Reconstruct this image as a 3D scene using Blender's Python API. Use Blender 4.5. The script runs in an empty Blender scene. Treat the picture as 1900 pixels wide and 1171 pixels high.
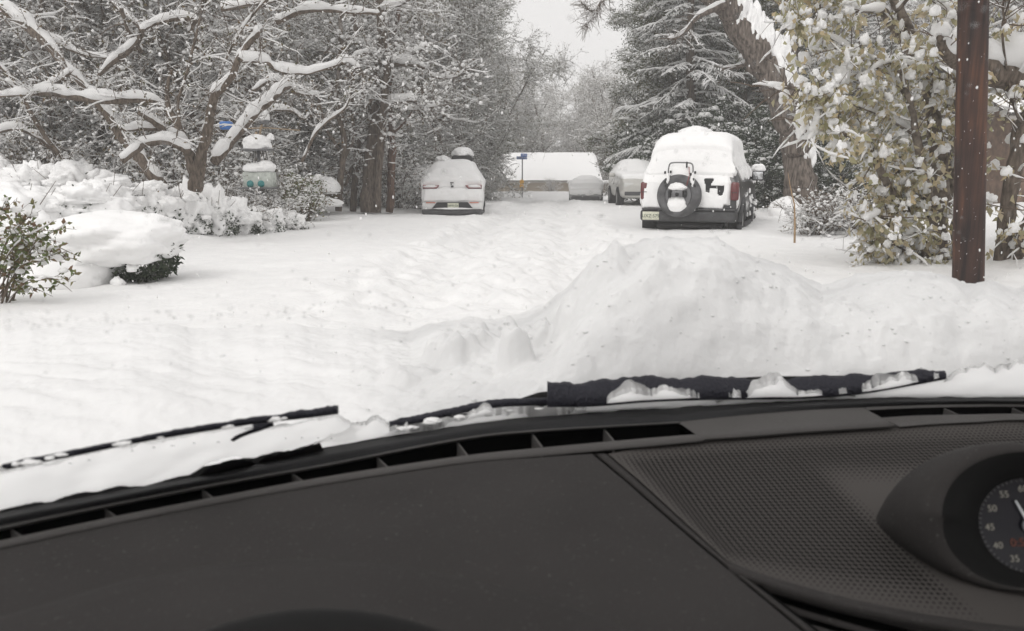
import bpy, math, random
import numpy as np
from mathutils import Vector, Matrix

R = math.radians
rng = np.random.default_rng(11)
random.seed(5)
scene = bpy.context.scene
COL = scene.collection

# ------------------------------------------------------------------ camera
EYE = np.array([0.0, 0.0, 1.05])
PITCH = R(10.17)
FPX = 1491.0
_cp, _sp = math.cos(PITCH), math.sin(PITCH)
FWD = np.array([0, _cp, -_sp]); UPV = np.array([0, _sp, _cp])

def ray(px, py):
    dx = (px - 950.0) / FPX; dy = (585.5 - py) / FPX
    return FWD + UPV * dy + np.array([dx, 0, 0])

def at(px, py, Y):
    d = ray(px, py); return EYE + d * (Y / d[1])

def on_z(px, py, z):
    d = ray(px, py); return EYE + d * ((z - EYE[2]) / d[2])

cd = bpy.data.cameras.new('camera'); cam = bpy.data.objects.new('camera', cd); COL.objects.link(cam)
cam.location = EYE; cam.rotation_euler = (R(90) - PITCH, 0, 0)
cd.sensor_width = 36; cd.lens = 36 * FPX / 1900.0; cd.clip_start = 0.02; cd.clip_end = 2000
cd.dof.use_dof = True; cd.dof.focus_distance = 14.0; cd.dof.aperture_fstop = 9.5
scene.camera = cam

# ------------------------------------------------------------------ noise
def _h(i, j, k):
    n = (i * 374761393 + j * 668265263 + k * 2147483647 + 1013904223).astype(np.int64) & 0xffffffff
    n = ((n ^ (n >> 13)) * 1274126177) & 0xffffffff
    n = (n ^ (n >> 16)) & 0xffffffff
    return n / 4294967295.0 * 2 - 1

def vnoise(x, y, z=0.0):
    x = np.asarray(x, float); y = np.asarray(y, float); z = np.zeros_like(x) + z
    xi, yi, zi = np.floor(x).astype(np.int64), np.floor(y).astype(np.int64), np.floor(z).astype(np.int64)
    f = lambda t: t * t * t * (t * (t * 6 - 15) + 10)
    u, v, w = f(x - xi), f(y - yi), f(z - zi)
    out = 0
    for a in (0, 1):
        for b in (0, 1):
            for c in (0, 1):
                wt = (u if a else 1 - u) * (v if b else 1 - v) * (w if c else 1 - w)
                out = out + wt * _h(xi + a, yi + b, zi + c)
    return out

def fbm(x, y, z=0.0, o=4, g=0.5):
    s = 0; a = 1.0; f = 1.0
    for i in range(o):
        s = s + a * vnoise(np.asarray(x) * f + 17.3 * i, np.asarray(y) * f - 9.1 * i, np.asarray(z) * f + 3.7 * i); a *= g; f *= 2.03
    return s

def sstep(a, b, x):
    t = np.clip((np.asarray(x, float) - a) / (b - a), 0, 1); return t * t * (3 - 2 * t)

# ------------------------------------------------------------------ materials
def nodes(name):
    m = bpy.data.materials.new(name); m.use_nodes = True
    nt = m.node_tree; nt.nodes.clear(); return m, nt, nt.nodes.new

def link(nt, a, b): nt.links.new(a, b)

def simple(name, col, rough=0.6, spec=0.4, metal=0.0, noise=0.0, nscale=20.0, bump=0.0, bscale=60.0, col2=None, coat=0.0, stretch=1.0):
    m, nt, N = nodes(name)
    o = N('ShaderNodeOutputMaterial'); p = N('ShaderNodeBsdfPrincipled')
    p.inputs['Roughness'].default_value = rough; p.inputs['Specular IOR Level'].default_value = spec
    p.inputs['Metallic'].default_value = metal; p.inputs['Coat Weight'].default_value = coat
    p.inputs['Base Color'].default_value = (*col, 1)
    link(nt, p.outputs[0], o.inputs[0])
    if noise or bump:
        tc0 = N('ShaderNodeTexCoord'); tc = N('ShaderNodeMapping'); tc.inputs['Scale'].default_value = (1, 1, stretch); link(nt, tc0.outputs['Object'], tc.inputs[0])
    if noise:
        t = N('ShaderNodeTexNoise'); t.inputs['Scale'].default_value = nscale; t.inputs['Detail'].default_value = 6
        link(nt, tc.outputs[0], t.inputs[0])
        cr = N('ShaderNodeMix'); cr.data_type = 'RGBA'
        c2 = col2 or tuple(c * (1 - noise) for c in col)
        cr.inputs[6].default_value = (*[min(1, c * (1 + noise)) for c in col], 1); cr.inputs[7].default_value = (*c2, 1)
        mr = N('ShaderNodeMapRange'); mr.inputs[1].default_value = .35; mr.inputs[2].default_value = .65
        link(nt, t.outputs[0], mr.inputs[0]); link(nt, mr.outputs[0], cr.inputs[0]); link(nt, cr.outputs[2], p.inputs['Base Color'])
    if bump:
        t2 = N('ShaderNodeTexNoise'); t2.inputs['Scale'].default_value = bscale; t2.inputs['Detail'].default_value = 5
        link(nt, tc.outputs[0], t2.inputs[0])
        b = N('ShaderNodeBump'); b.inputs['Strength'].default_value = bump; b.inputs['Distance'].default_value = .02
        link(nt, t2.outputs[0], b.inputs['Height']); link(nt, b.outputs[0], p.inputs['Normal'])
    return m

def snow_mat(name, col=(.86, .858, .855), trans=0.0, bump=.35, s1=9.0, s2=70.0, dist=.03, blotch=None, heap_shade=False):
    m, nt, N = nodes(name)
    o = N('ShaderNodeOutputMaterial'); p = N('ShaderNodeBsdfPrincipled')
    p.inputs['Base Color'].default_value = (*col, 1); p.inputs['Roughness'].default_value = .75; p.inputs['Specular IOR Level'].default_value = .15
    tc = N('ShaderNodeTexCoord')
    a = N('ShaderNodeTexNoise'); a.inputs['Scale'].default_value = s1; a.inputs['Detail'].default_value = 6; a.inputs['Roughness'].default_value = .62
    b = N('ShaderNodeTexNoise'); b.inputs['Scale'].default_value = s2; b.inputs['Detail'].default_value = 4
    link(nt, tc.outputs['Object'], a.inputs[0]); link(nt, tc.outputs['Object'], b.inputs[0])
    ma = N('ShaderNodeMath'); ma.operation = 'MULTIPLY_ADD'; ma.inputs[1].default_value = .22
    link(nt, b.outputs[0], ma.inputs[0]); link(nt, a.outputs[0], ma.inputs[2])
    if blotch:
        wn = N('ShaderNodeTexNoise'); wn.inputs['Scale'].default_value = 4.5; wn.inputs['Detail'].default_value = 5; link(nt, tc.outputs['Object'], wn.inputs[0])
        wr_ = N('ShaderNodeMapRange'); wr_.inputs[1].default_value = .40; wr_.inputs[2].default_value = .66; link(nt, wn.outputs[0], wr_.inputs[0]); wa = N('ShaderNodeAttribute'); wa.attribute_name = 'heap_shade'; wx = N('ShaderNodeMath'); wx.operation = 'MULTIPLY'; link(nt, wr_.outputs[0], wx.inputs[0])
        (link(nt, wa.outputs['Fac'], wx.inputs[1]) if heap_shade else setattr(wx.inputs[1], 'default_value', 1.0)); wp = N('ShaderNodeMix'); wp.data_type = 'RGBA'; wp.inputs[6].default_value = (.86, .858, .855, 1); wp.inputs[7].default_value = (*col, 1)
        (link(nt, wa.outputs['Fac'], wp.inputs[0]) if heap_shade else setattr(wp.inputs[0], 'default_value', 1.0))
        wm = N('ShaderNodeMix'); wm.data_type = 'RGBA'; link(nt, wp.outputs[2], wm.inputs[6]); wm.inputs[7].default_value = (*blotch, 1); link(nt, wx.outputs[0], wm.inputs[0]); link(nt, wm.outputs[2], p.inputs['Base Color'])
    bp = N('ShaderNodeBump'); bp.inputs['Strength'].default_value = bump; bp.inputs['Distance'].default_value = dist
    link(nt, ma.outputs[0], bp.inputs['Height']); link(nt, bp.outputs[0], p.inputs['Normal'])
    if trans > 0:
        tr = N('ShaderNodeBsdfTranslucent'); tr.inputs[0].default_value = (col[0], col[1], col[2], 1)
        mx = N('ShaderNodeMixShader'); mx.inputs[0].default_value = trans
        link(nt, p.outputs[0], mx.inputs[1]); link(nt, tr.outputs[0], mx.inputs[2]); link(nt, mx.outputs[0], o.inputs[0])
    else:
        link(nt, p.outputs[0], o.inputs[0])
    return m

def leaf_mat(name, cols, trans=.25, rough=.6):
    m, nt, N = nodes(name)
    o = N('ShaderNodeOutputMaterial'); g = N('ShaderNodeNewGeometry'); r = N('ShaderNodeValToRGB')
    e = r.color_ramp.elements
    while len(e) < len(cols): e.new(.5)
    for i, c in enumerate(cols):
        e[i].position = i / (len(cols) - 1); e[i].color = (*c, 1)
    link(nt, g.outputs['Random Per Island'], r.inputs[0])
    p = N('ShaderNodeBsdfPrincipled'); p.inputs['Roughness'].default_value = rough; p.inputs['Specular IOR Level'].default_value = .25
    link(nt, r.outputs[0], p.inputs['Base Color'])
    tr = N('ShaderNodeBsdfTranslucent'); link(nt, r.outputs[0], tr.inputs[0])
    mx = N('ShaderNodeMixShader'); mx.inputs[0].default_value = trans
    link(nt, p.outputs[0], mx.inputs[1]); link(nt, tr.outputs[0], mx.inputs[2]); link(nt, mx.outputs[0], o.inputs[0])
    return m

M = {}
M['snow'] = snow_mat('fresh snow', (.90, .897, .893), bump=.4)
M['ground'] = snow_mat('street snow', (.85, .846, .84), blotch=(.81, .808, .805), bump=.5, s1=3.2, s2=26.0, dist=.05)
M['heap'] = snow_mat('scraped wet hood snow', (.77, .77, .767), blotch=(.66, .66, .66), heap_shade=True, trans=.08, bump=.35, s1=14, s2=120, dist=.012)  # shading of the heap painted in: darker colour and grey blotches, masked to it
M['glasssnow'] = snow_mat('snow against glass', (.985, .985, .983), trans=.88, bump=.3, s1=40, s2=200, dist=.008)
M['treesnow'] = snow_mat('branch snow', (.94, .937, .932), trans=.35, bump=.3, s1=14, s2=60, dist=.02)
M['bark'] = simple('grey brown bark', (.125, .101, .082), .9, .15, noise=.45, nscale=30, bump=.8, bscale=55, stretch=.25)
M['barkred'] = simple('reddish bark', (.14, .092, .070), .9, .15, noise=.4, nscale=28, bump=.8, bscale=50, stretch=.2)
M['twig'] = simple('twig bark', (.125, .097, .077), .9, .1)
M['black'] = simple('black plastic', (.018, .018, .019), .55, .4)
M['rubber'] = simple('black rubber', (.012, .012, .013), .7, .3, bump=.15, bscale=300)
M['tyre'] = simple('tyre rubber', (.022, .022, .023), .8, .3, noise=.4, nscale=30)
M['glassdark'] = simple('tinted window glass', (.03, .032, .035), .08, .5)

# ------------------------------------------------------------------ mesh builder
class MB:
    def __init__(s): s.v = []; s.f = []; s.n = 0
    def add(s, v, f, mi=0):
        v = np.asarray(v, float).reshape(-1, 3); f = np.asarray(f, np.int64)
        if len(f): s.f.append((f + s.n, mi))
        s.v.append(v); s.n += len(v); return s
    def build(s, name, mats, parent=None, smooth=True, sub=0):
        me = bpy.data.meshes.new(name)
        V = np.concatenate(s.v) if s.v else np.zeros((0, 3))
        loops = np.concatenate([f.ravel() for f, _ in s.f]); tot = np.concatenate([np.full(len(f), f.shape[1]) for f, _ in s.f])
        mi = np.concatenate([np.full(len(f), m) for f, m in s.f])
        me.vertices.add(len(V)); me.vertices.foreach_set('co', V.ravel())
        me.loops.add(len(loops)); me.loops.foreach_set('vertex_index', loops.astype(np.int32))
        me.polygons.add(len(tot)); me.polygons.foreach_set('loop_start', (np.cumsum(tot) - tot).astype(np.int32))
        me.polygons.foreach_set('loop_total', tot.astype(np.int32)); me.polygons.foreach_set('material_index', mi.astype(np.int32))
        me.polygons.foreach_set('use_smooth', np.full(len(tot), smooth))
        me.update(calc_edges=True); me.validate()
        if not isinstance(mats, (list, tuple)): mats = [mats]
        for m in mats: me.materials.append(m)
        o = bpy.data.objects.new(name, me); COL.objects.link(o)
        if parent is not None: o.parent = parent
        if sub:
            md = o.modifiers.new('soft', 'SUBSURF'); md.levels = sub; md.render_levels = sub
        return o

def tag(o, label=None, cat=None, group=None, kind=None):
    if label: o['label'] = label
    if cat: o['category'] = cat
    if group: o['group'] = group
    if kind: o['kind'] = kind
    return o

def thing(name, label, cat, loc=(0, 0, 0), rz=0.0, group=None):
    o = bpy.data.objects.new(name, None); COL.objects.link(o)
    o.location = Vector(loc); o.rotation_euler = (0, 0, rz); o.empty_display_size = .2
    return tag(o, label, cat, group)

def grid_faces(nr, nc, wrap=False):
    i = np.arange(nr - 1)[:, None]; j = np.arange(nc if wrap else nc - 1)[None, :]
    a = i * nc + j; b = i * nc + (j + 1) % nc
    return np.stack([a, b, b + nc, a + nc], -1).reshape(-1, 4)

def tubes(P, Rd, S=4, squash=None):
    """P (N,K,3) paths, Rd (N,K) radii -> verts, quad faces"""
    P = np.asarray(P, float); N, K, _ = P.shape
    T = np.gradient(P, axis=1); T /= np.linalg.norm(T, axis=2, keepdims=True) + 1e-9
    mean = P[:, -1] - P[:, 0]; mean /= np.linalg.norm(mean, axis=1, keepdims=True) + 1e-9
    ref = np.where(np.abs(mean[:, 2:3]) > .8, np.array([[1., .15, 0]]), np.array([[0, 0, 1.]]))[:, None, :]
    A = np.cross(T, ref); A /= np.linalg.norm(A, axis=2, keepdims=True) + 1e-9
    B = np.cross(A, T)
    th = np.arange(S) / S * 2 * np.pi
    V = P[:, :, None, :] + Rd[:, :, None, None] * (A[:, :, None, :] * np.cos(th)[None, None, :, None] + B[:, :, None, :] * np.sin(th)[None, None, :, None] * (squash or 1))
    base = (np.arange(N) * K * S)[:, None, None]
    k = (np.arange(K - 1) * S)[None, :, None]; j = np.arange(S)[None, None, :]; j2 = (j + 1) % S
    F = np.stack([base + k + j, base + k + j2, base + k + S + j2, base + k + S + j], -1).reshape(-1, 4)
    return V.reshape(-1, 3), F

def tube(mb, pts, rad, S=8, mi=0, cap=True):
    pts = np.asarray(pts, float); K = len(pts); rad = np.zeros(K) + rad
    if cap:
        t0 = pts[0] - pts[1]; t1 = pts[-1] - pts[-2]
        t0 = t0 / (np.linalg.norm(t0) + 1e-9); t1 = t1 / (np.linalg.norm(t1) + 1e-9)
        pts = np.concatenate([[pts[0] + t0 * rad[0] * .02], pts, [pts[-1] + t1 * rad[-1] * .02]]); rad = np.concatenate([[rad[0] * .02], rad, [rad[-1] * .02]])
    v, f = tubes(pts[None], rad[None], S); mb.add(v, f, mi)

def smooth_path(pts, n):
    """Catmull-Rom resample of (K,D) points"""
    p = np.asarray(pts, float); K = len(p)
    e = np.concatenate([[2 * p[0] - p[1]], p, [2 * p[-1] - p[-2]]])
    t = np.linspace(0, K - 1 - 1e-6, n); i = np.floor(t).astype(int); u = (t - i)[:, None]
    a, b, c, d = e[i], e[i + 1], e[i + 2], e[i + 3]
    return .5 * (2 * b + (c - a) * u + (2 * a - 5 * b + 4 * c - d) * u ** 2 + (3 * b - a - 3 * c + d) * u ** 3)

def box(mb, c, s, rot=None, mi=0, bev=0.0):
    c = np.asarray(c, float); h = np.asarray(s, float) / 2
    if bev > 0:
        bm_v = []
        # rounded box: a sphere grid pushed to the corners
        nu, nv = 16, 9
        u = np.arange(nu) / nu * 2 * np.pi + np.pi / nu; vv = np.linspace(-np.pi / 2, np.pi / 2, nv)
        X = np.cos(vv)[:, None] * np.cos(u)[None]; Y = np.cos(vv)[:, None] * np.sin(u)[None]; Z = np.sin(vv)[:, None] + 0 * u[None]
        n = np.stack([X, Y, Z], -1); b = np.minimum(bev, h.min() * .95)
        sg = np.sign(n) * (np.abs(n) > 1e-6); v = sg * (h - b) + n * b
        v = v.reshape(-1, 3); f = grid_faces(nv, nu, True)
    else:
        v = np.array([[x, y, z] for z in (-1, 1) for y in (-1, 1) for x in (-1, 1)]) * h
        f = np.array([[0, 2, 3, 1], [4, 5, 7, 6], [0, 1, 5, 4], [1, 3, 7, 5], [3, 2, 6, 7], [2, 0, 4, 6]])
    if rot is not None: v = v @ np.asarray(rot).T
    mb.add(v + c, f, mi)

def lathe(mb, prof, c, axis='x', n=28, mi=0):
    prof = np.asarray(prof, float); th = np.arange(n) / n * 2 * np.pi
    r = prof[:, 0][:, None]; a = prof[:, 1][:, None] + 0 * th[None]
    p, q = r * np.cos(th)[None], r * np.sin(th)[None]
    v = {'x': np.stack([a, p, q], -1), 'y': np.stack([q, a, p], -1), 'z': np.stack([p, q, a], -1)}[axis]
    mb.add(v.reshape(-1, 3) + np.asarray(c, float), grid_faces(len(prof), n, True), mi)

# icosphere template
def _ico(sub):
    import bmesh
    b = bmesh.new(); bmesh.ops.create_icosphere(b, subdivisions=sub, radius=1.0)
    v = np.array([x.co[:] for x in b.verts]); f = np.array([[w.index for w in x.verts] for x in b.faces]); b.free(); return v, f
ICO = {k: _ico(k) for k in (1, 2, 3, 4, 5)}
OCT = (np.array([[1, 0, 0], [0, 1, 0], [-1, 0, 0], [0, -1, 0], [0, 0, 1], [0, 0, -1.]]),
       np.array([[0, 1, 4], [1, 2, 4], [2, 3, 4], [3, 0, 4], [1, 0, 5], [2, 1, 5], [3, 2, 5], [0, 3, 5]]))

def blobs(mb, C, Rr, tmpl=OCT, mi=0, sq=(1, 1, .7), jit=.25):
    C = np.asarray(C, float); n = len(C)
    if n == 0: return
    tv, tf = tmpl; a = rng.uniform(0, 2 * np.pi, n); ca, sa = np.cos(a), np.sin(a)
    sc = np.asarray(Rr)[:, None] * np.asarray(sq)[None] * rng.uniform(1 - jit, 1 + jit, (n, 3))
    v = tv[None] * sc[:, None, :]
    v = v * (1 + jit * .6 * (rng.random((n, len(tv), 1)) - .5))
    x = v[..., 0] * ca[:, None] - v[..., 1] * sa[:, None]; y = v[..., 0] * sa[:, None] + v[..., 1] * ca[:, None]
    v = np.stack([x, y, v[..., 2]], -1) + C[:, None, :]
    f = tf[None] + (np.arange(n) * len(tv))[:, None, None]
    mb.add(v.reshape(-1, 3), f.reshape(-1, 3), mi)

def leaves(mb, C, size, mi=0, droop=0.0, wide=.5, fold=.25):
    """little folded leaves, 6 verts / 4 tris-as-2-quads"""
    C = np.asarray(C, float); n = len(C)
    if n == 0: return
    d = rng.normal(size=(n, 3)); d[:, 2] = d[:, 2] * (1 - droop) - droop * 1.6
    d /= np.linalg.norm(d, axis=1, keepdims=True)
    r = np.cross(d, rng.normal(size=(n, 3))); r /= np.linalg.norm(r, axis=1, keepdims=True) + 1e-9
    u = np.cross(r, d)
    L = (np.zeros(n) + size) * rng.uniform(.6, 1.3, n); L = L[:, None]
    w = L * wide * .5
    v = np.stack([C, C + d * L * .45 + r * w + u * w * fold * 2, C + d * L, C + d * L * .45 - r * w + u * w * fold * 2], 1)
    f = np.arange(n)[:, None] * 4 + np.array([[0, 1, 2, 3]])
    mb.add(v.reshape(-1, 3), f, mi)

def snow_lump(mb, c, r, tmpl=4, amp=.18, freq=1.6, seed=0.0, flat=.35, mi=0):
    tv, tf = ICO[tmpl]; r = np.asarray(r, float)
    d = 1 + amp * fbm(tv[:, 0] * freq + seed, tv[:, 1] * freq - seed, tv[:, 2] * freq + seed * .37, 4)
    v = tv * d[:, None] * r
    v[:, 2] = np.where(v[:, 2] < -flat * r[2], -flat * r[2] + (v[:, 2] + flat * r[2]) * .15, v[:, 2])
    mb.add(v + np.asarray(c, float), tf, mi)

def text(name, s, size, mat, parent, loc, rot, extrude=.0008, align='CENTER'):
    cu = bpy.data.curves.new(name, 'FONT'); cu.body = s; cu.size = size; cu.extrude = extrude
    cu.align_x = align; cu.align_y = 'CENTER'; cu.materials.append(mat)
    tmp = bpy.data.objects.new(name, cu); COL.objects.link(tmp); bpy.context.view_layer.update()
    me = bpy.data.meshes.new_from_object(tmp.evaluated_get(bpy.context.evaluated_depsgraph_get())); bpy.data.objects.remove(tmp)
    if not me.materials: me.materials.append(mat)
    o = bpy.data.objects.new(name, me); COL.objects.link(o); o.parent = parent
    o.location = Vector(loc); o.rotation_euler = rot; return o

# ------------------------------------------------------------------ world, sun, air
w = bpy.data.worlds.new('World'); scene.world = w; w.use_nodes = True
nt = w.node_tree; nt.nodes.clear(); N = nt.nodes.new
SUN_EL, SUN_ROT = R(48), R(-142)
sky = N('ShaderNodeTexSky'); sky.sky_type = 'NISHITA'; sky.sun_disc = False; sky.sun_elevation = SUN_EL; sky.sun_rotation = SUN_ROT
sky.air_density = 1.0; sky.dust_density = 6.0; sky.ozone_density = 1.0
hs = N('ShaderNodeHueSaturation'); hs.inputs['Saturation'].default_value = .06
bg = N('ShaderNodeBackground'); bg.inputs[1].default_value = .12
ov = N('ShaderNodeMix'); ov.data_type = 'RGBA'; ov.blend_type = 'MULTIPLY'; ov.inputs[0].default_value = 1; ov.inputs[7].default_value = (1.0, .984, .974, 1)
wo = N('ShaderNodeOutputWorld')
cl = N('ShaderNodeMix'); cl.data_type = 'RGBA'; cl.inputs[0].default_value = .75; cl.inputs[7].default_value = (7.2, 7.2, 7.2, 1)   # thick even cloud over the clear sky
link(nt, sky.outputs[0], hs.inputs['Color']); link(nt, hs.outputs[0], cl.inputs[6]); tcw = N('ShaderNodeTexCoord'); sxw = N('ShaderNodeSeparateXYZ'); link(nt, tcw.outputs['Generated'], sxw.inputs[0])
mrw = N('ShaderNodeMapRange'); mrw.inputs[1].default_value = 0.0; mrw.inputs[2].default_value = 1.0; mrw.inputs[3].default_value = 9.6; mrw.inputs[4].default_value = 9.0; link(nt, sxw.outputs[2], mrw.inputs[0]); link(nt, mrw.outputs[0], cl.inputs[7])   # an overcast is brighter overhead
link(nt, cl.outputs[2], ov.inputs[6]); link(nt, ov.outputs[2], bg.inputs[0]); link(nt, bg.outputs[0], wo.inputs[0])
sd = bpy.data.lights.new('sun', 'SUN'); sd.energy = .8; sd.angle = R(30); sd.color = (1, .975, .94)
sun = bpy.data.objects.new('sun', sd); COL.objects.link(sun)
# direction the light comes from
az = SUN_ROT; frm = Vector((math.sin(az) * math.cos(SUN_EL), math.cos(az) * math.cos(SUN_EL), math.sin(SUN_EL)))
sun.rotation_euler = frm.to_track_quat('Z', 'Y').to_euler()

scene.view_settings.view_transform = 'Standard'; scene.view_settings.look = 'None'
scene.view_settings.gamma = 1; scene.view_settings.exposure = -0.03
scene.cycles.use_denoising = True
try: scene.cycles.denoiser = 'OPENIMAGEDENOISE'
except Exception: pass
scene.cycles.max_bounces = 8; scene.cycles.diffuse_bounces = 4; scene.cycles.glossy_bounces = 2; scene.cycles.transparent_max_bounces = 12
scene.cycles.volume_bounces = 1; scene.cycles.use_adaptive_sampling = True; scene.cycles.adaptive_threshold = .02
scene.cycles.caustics_reflective = False; scene.cycles.caustics_refractive = False

HAZE = .0036
if HAZE > 0:
    mb = MB(); box(mb, (0, 55, 14), (150, 150, 40))
    m, nt2, N2 = nodes('falling snow air')
    o = N2('ShaderNodeOutputMaterial'); pv = N2('ShaderNodeVolumePrincipled')
    pv.inputs['Color'].default_value = (.97, .965, .96, 1); pv.inputs['Density'].default_value = HAZE; pv.inputs['Anisotropy'].default_value = .25
    link(nt2, pv.outputs[0], o.inputs['Volume'])
    hz = mb.build('haze', m, smooth=False); tag(hz, 'pale air full of falling snow', 'haze', kind='stuff')
# ------------------------------------------------------------------ ground
def street_x(y): return np.interp(y, [0, 6.5, 14, 22, 30, 40, 60], [-.2, -.1, .22, .7, 1.25, 1.6, 1.9])

def G(x, y):
    x = np.asarray(x, float); y = np.asarray(y, float)
    slope = np.interp(y, [23, 30, 38, 46, 48.5, 50.5, 53, 60], [0, -.08, -.31, -.42, -.4, -.17, -.3, -2.2])
    mid = sstep(-9, -5, x) * (1 - sstep(9, 14, x))
    z = slope * mid
    # left yard bank
    xl = np.interp(y, [5, 7, 8.5, 12, 16, 22, 30], [-3.4, -3.7, -4.1, -4.0, -4.1, -4.2, -4.0])
    z = z + .34 * sstep(0.2, 3.0, xl - x) * sstep(6.5, 10.5, y)
    z = z + .38 * sstep(2.2, 4.5, xl - x) * sstep(8.5, 11, y) * (1 - sstep(14, 17, y))
    # right verge
    xr = np.interp(y, [4, 7, 9, 12, 18, 30], [4.6, 4.8, 4.9, 5.2, 6.4, 9])
    z = z + .28 * sstep(0, 2.2, x - xr) * sstep(4, 9, y)
    # soft lumps
    off = np.clip(np.maximum(xl - x, x - xr) / 1.5, 0, 1)
    z = z + (.02 + .07 * off) * fbm(x * .8, y * .55, 1.3, 4)
    # driven band
    d = x - street_x(y); on = sstep(4.5, 7, y) * (1 - sstep(38, 46, y))
    band = (1 - sstep(.95, 1.7, np.abs(d + .12 * np.sin(y * .4)))) * on
    rut = np.exp(-((np.abs(d) - .72) / .30) ** 2)
    edge = np.exp(-((np.abs(d) - 1.35) / .34) ** 2)
    lump = fbm(x * 3.2 + .3 * y, y * 1.7, 7.7, 4, .6)
    z = z + on * (-.085 * rut + .022 * edge) + band * (.052 * lump - .03)
    z = z + on * .05 * edge * fbm(x * 4, y * 3, 2.2, 3, .6)
    d2 = x - (street_x(y) - .9 - .05 * (18 - y)); z = z - .05 * on * np.exp(-((d2) / .26) ** 2) * (1 - sstep(16, 22, y)) * (1 + .5 * lump)
    # older shallow track crossing to the left and its crest
    yl = np.interp(x, [-8, -3, -1.3], [8.3, 8.8, 10.0])
    z = z + .035 * (sstep(-.12, .12, y - yl) - sstep(.12, 1.6, y - yl)) * (1 - sstep(-1.5, -.9, x))
    z = z - .15 * np.exp(-(((x + 1.65) / 2.2) ** 2 + ((y - 22.0) / 2.6) ** 2))
    # snow pushed up at the wheels of the parked cars
    z = z + .05 * np.exp(-(((x + 1.65) / 1.3) ** 2 + ((y - 21.2) / .5) ** 2))
    z = z + .012 * fbm(x * 5, y * 3.5, 4.4, 3)
    return z

def build_ground():
    ys = np.concatenate([np.linspace(-14, 3, 18)[:-1], np.linspace(3, 12, 190)[:-1], np.linspace(12, 30, 190)[:-1], np.linspace(30, 62, 140)[:-1], np.linspace(62, 260, 30)])
    xs = np.sinh(np.linspace(-1, 1, 421) * 4.6) / math.sinh(4.6) * 120
    X, Yv = np.meshgrid(xs + .3, ys)
    # widen with distance so that the detail follows the view
    s = np.clip(Yv / 16.0, .55, 1.5)[:, :]
    X = X * s
    Z = G(X, Yv)
    mb = MB(); mb.add(np.stack([X, Yv, Z], -1).reshape(-1, 3), grid_faces(len(ys), len(xs)))
    o = mb.build('snowy_ground', M['ground']); tag(o, 'deep fresh snow over the street and yards with tyre ruts down the middle', 'ground', kind='structure')
build_ground()

# ------------------------------------------------------------------ our own car: dash, glass, hood, wipers
ZB = .712
M['dash'] = simple('dashboard soft plastic', (.0335, .031, .0302), .82, .16, bump=.30, bscale=700, noise=.07, nscale=9)
M['dashlite'] = simple('dashboard trim plastic', (.072, .068, .066), .72, .18, bump=.25, bscale=700, noise=.06, nscale=9)
def dusty(m, amount):
    nt = m.node_tree; p = [n for n in nt.nodes if n.type == 'BSDF_PRINCIPLED'][0]; src = p.inputs['Base Color'].links[0].from_socket
    tc = nt.nodes.new('ShaderNodeTexCoord'); t = nt.nodes.new('ShaderNodeTexNoise'); t.inputs['Scale'].default_value = 260; t.inputs['Detail'].default_value = 3; t2 = nt.nodes.new('ShaderNodeTexNoise'); t2.inputs['Scale'].default_value = 11
    link(nt, tc.outputs['Object'], t.inputs[0]); link(nt, tc.outputs['Object'], t2.inputs[0])
    mr = nt.nodes.new('ShaderNodeMapRange'); mr.inputs[1].default_value = .63; mr.inputs[2].default_value = .78; link(nt, t.outputs[0], mr.inputs[0])
    mu = nt.nodes.new('ShaderNodeMath'); mu.operation = 'MULTIPLY'; link(nt, mr.outputs[0], mu.inputs[0]); link(nt, t2.outputs[0], mu.inputs[1])
    mx = nt.nodes.new('ShaderNodeMix'); mx.data_type = 'RGBA'; mx.inputs[7].default_value = (amount, amount * .97, amount * .93, 1); link(nt, mu.outputs[0], mx.inputs[0]); link(nt, src, mx.inputs[6]); link(nt, mx.outputs[2], p.inputs['Base Color'])
dusty(M['dash'], .13); dusty(M['dashlite'], .16)
M['strip'] = simple('defroster strip plastic', (.050, .047, .045), .5, .4)
M['slot'] = simple('vent slot black', (.0022, .0022, .0022), .9, .05)

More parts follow.
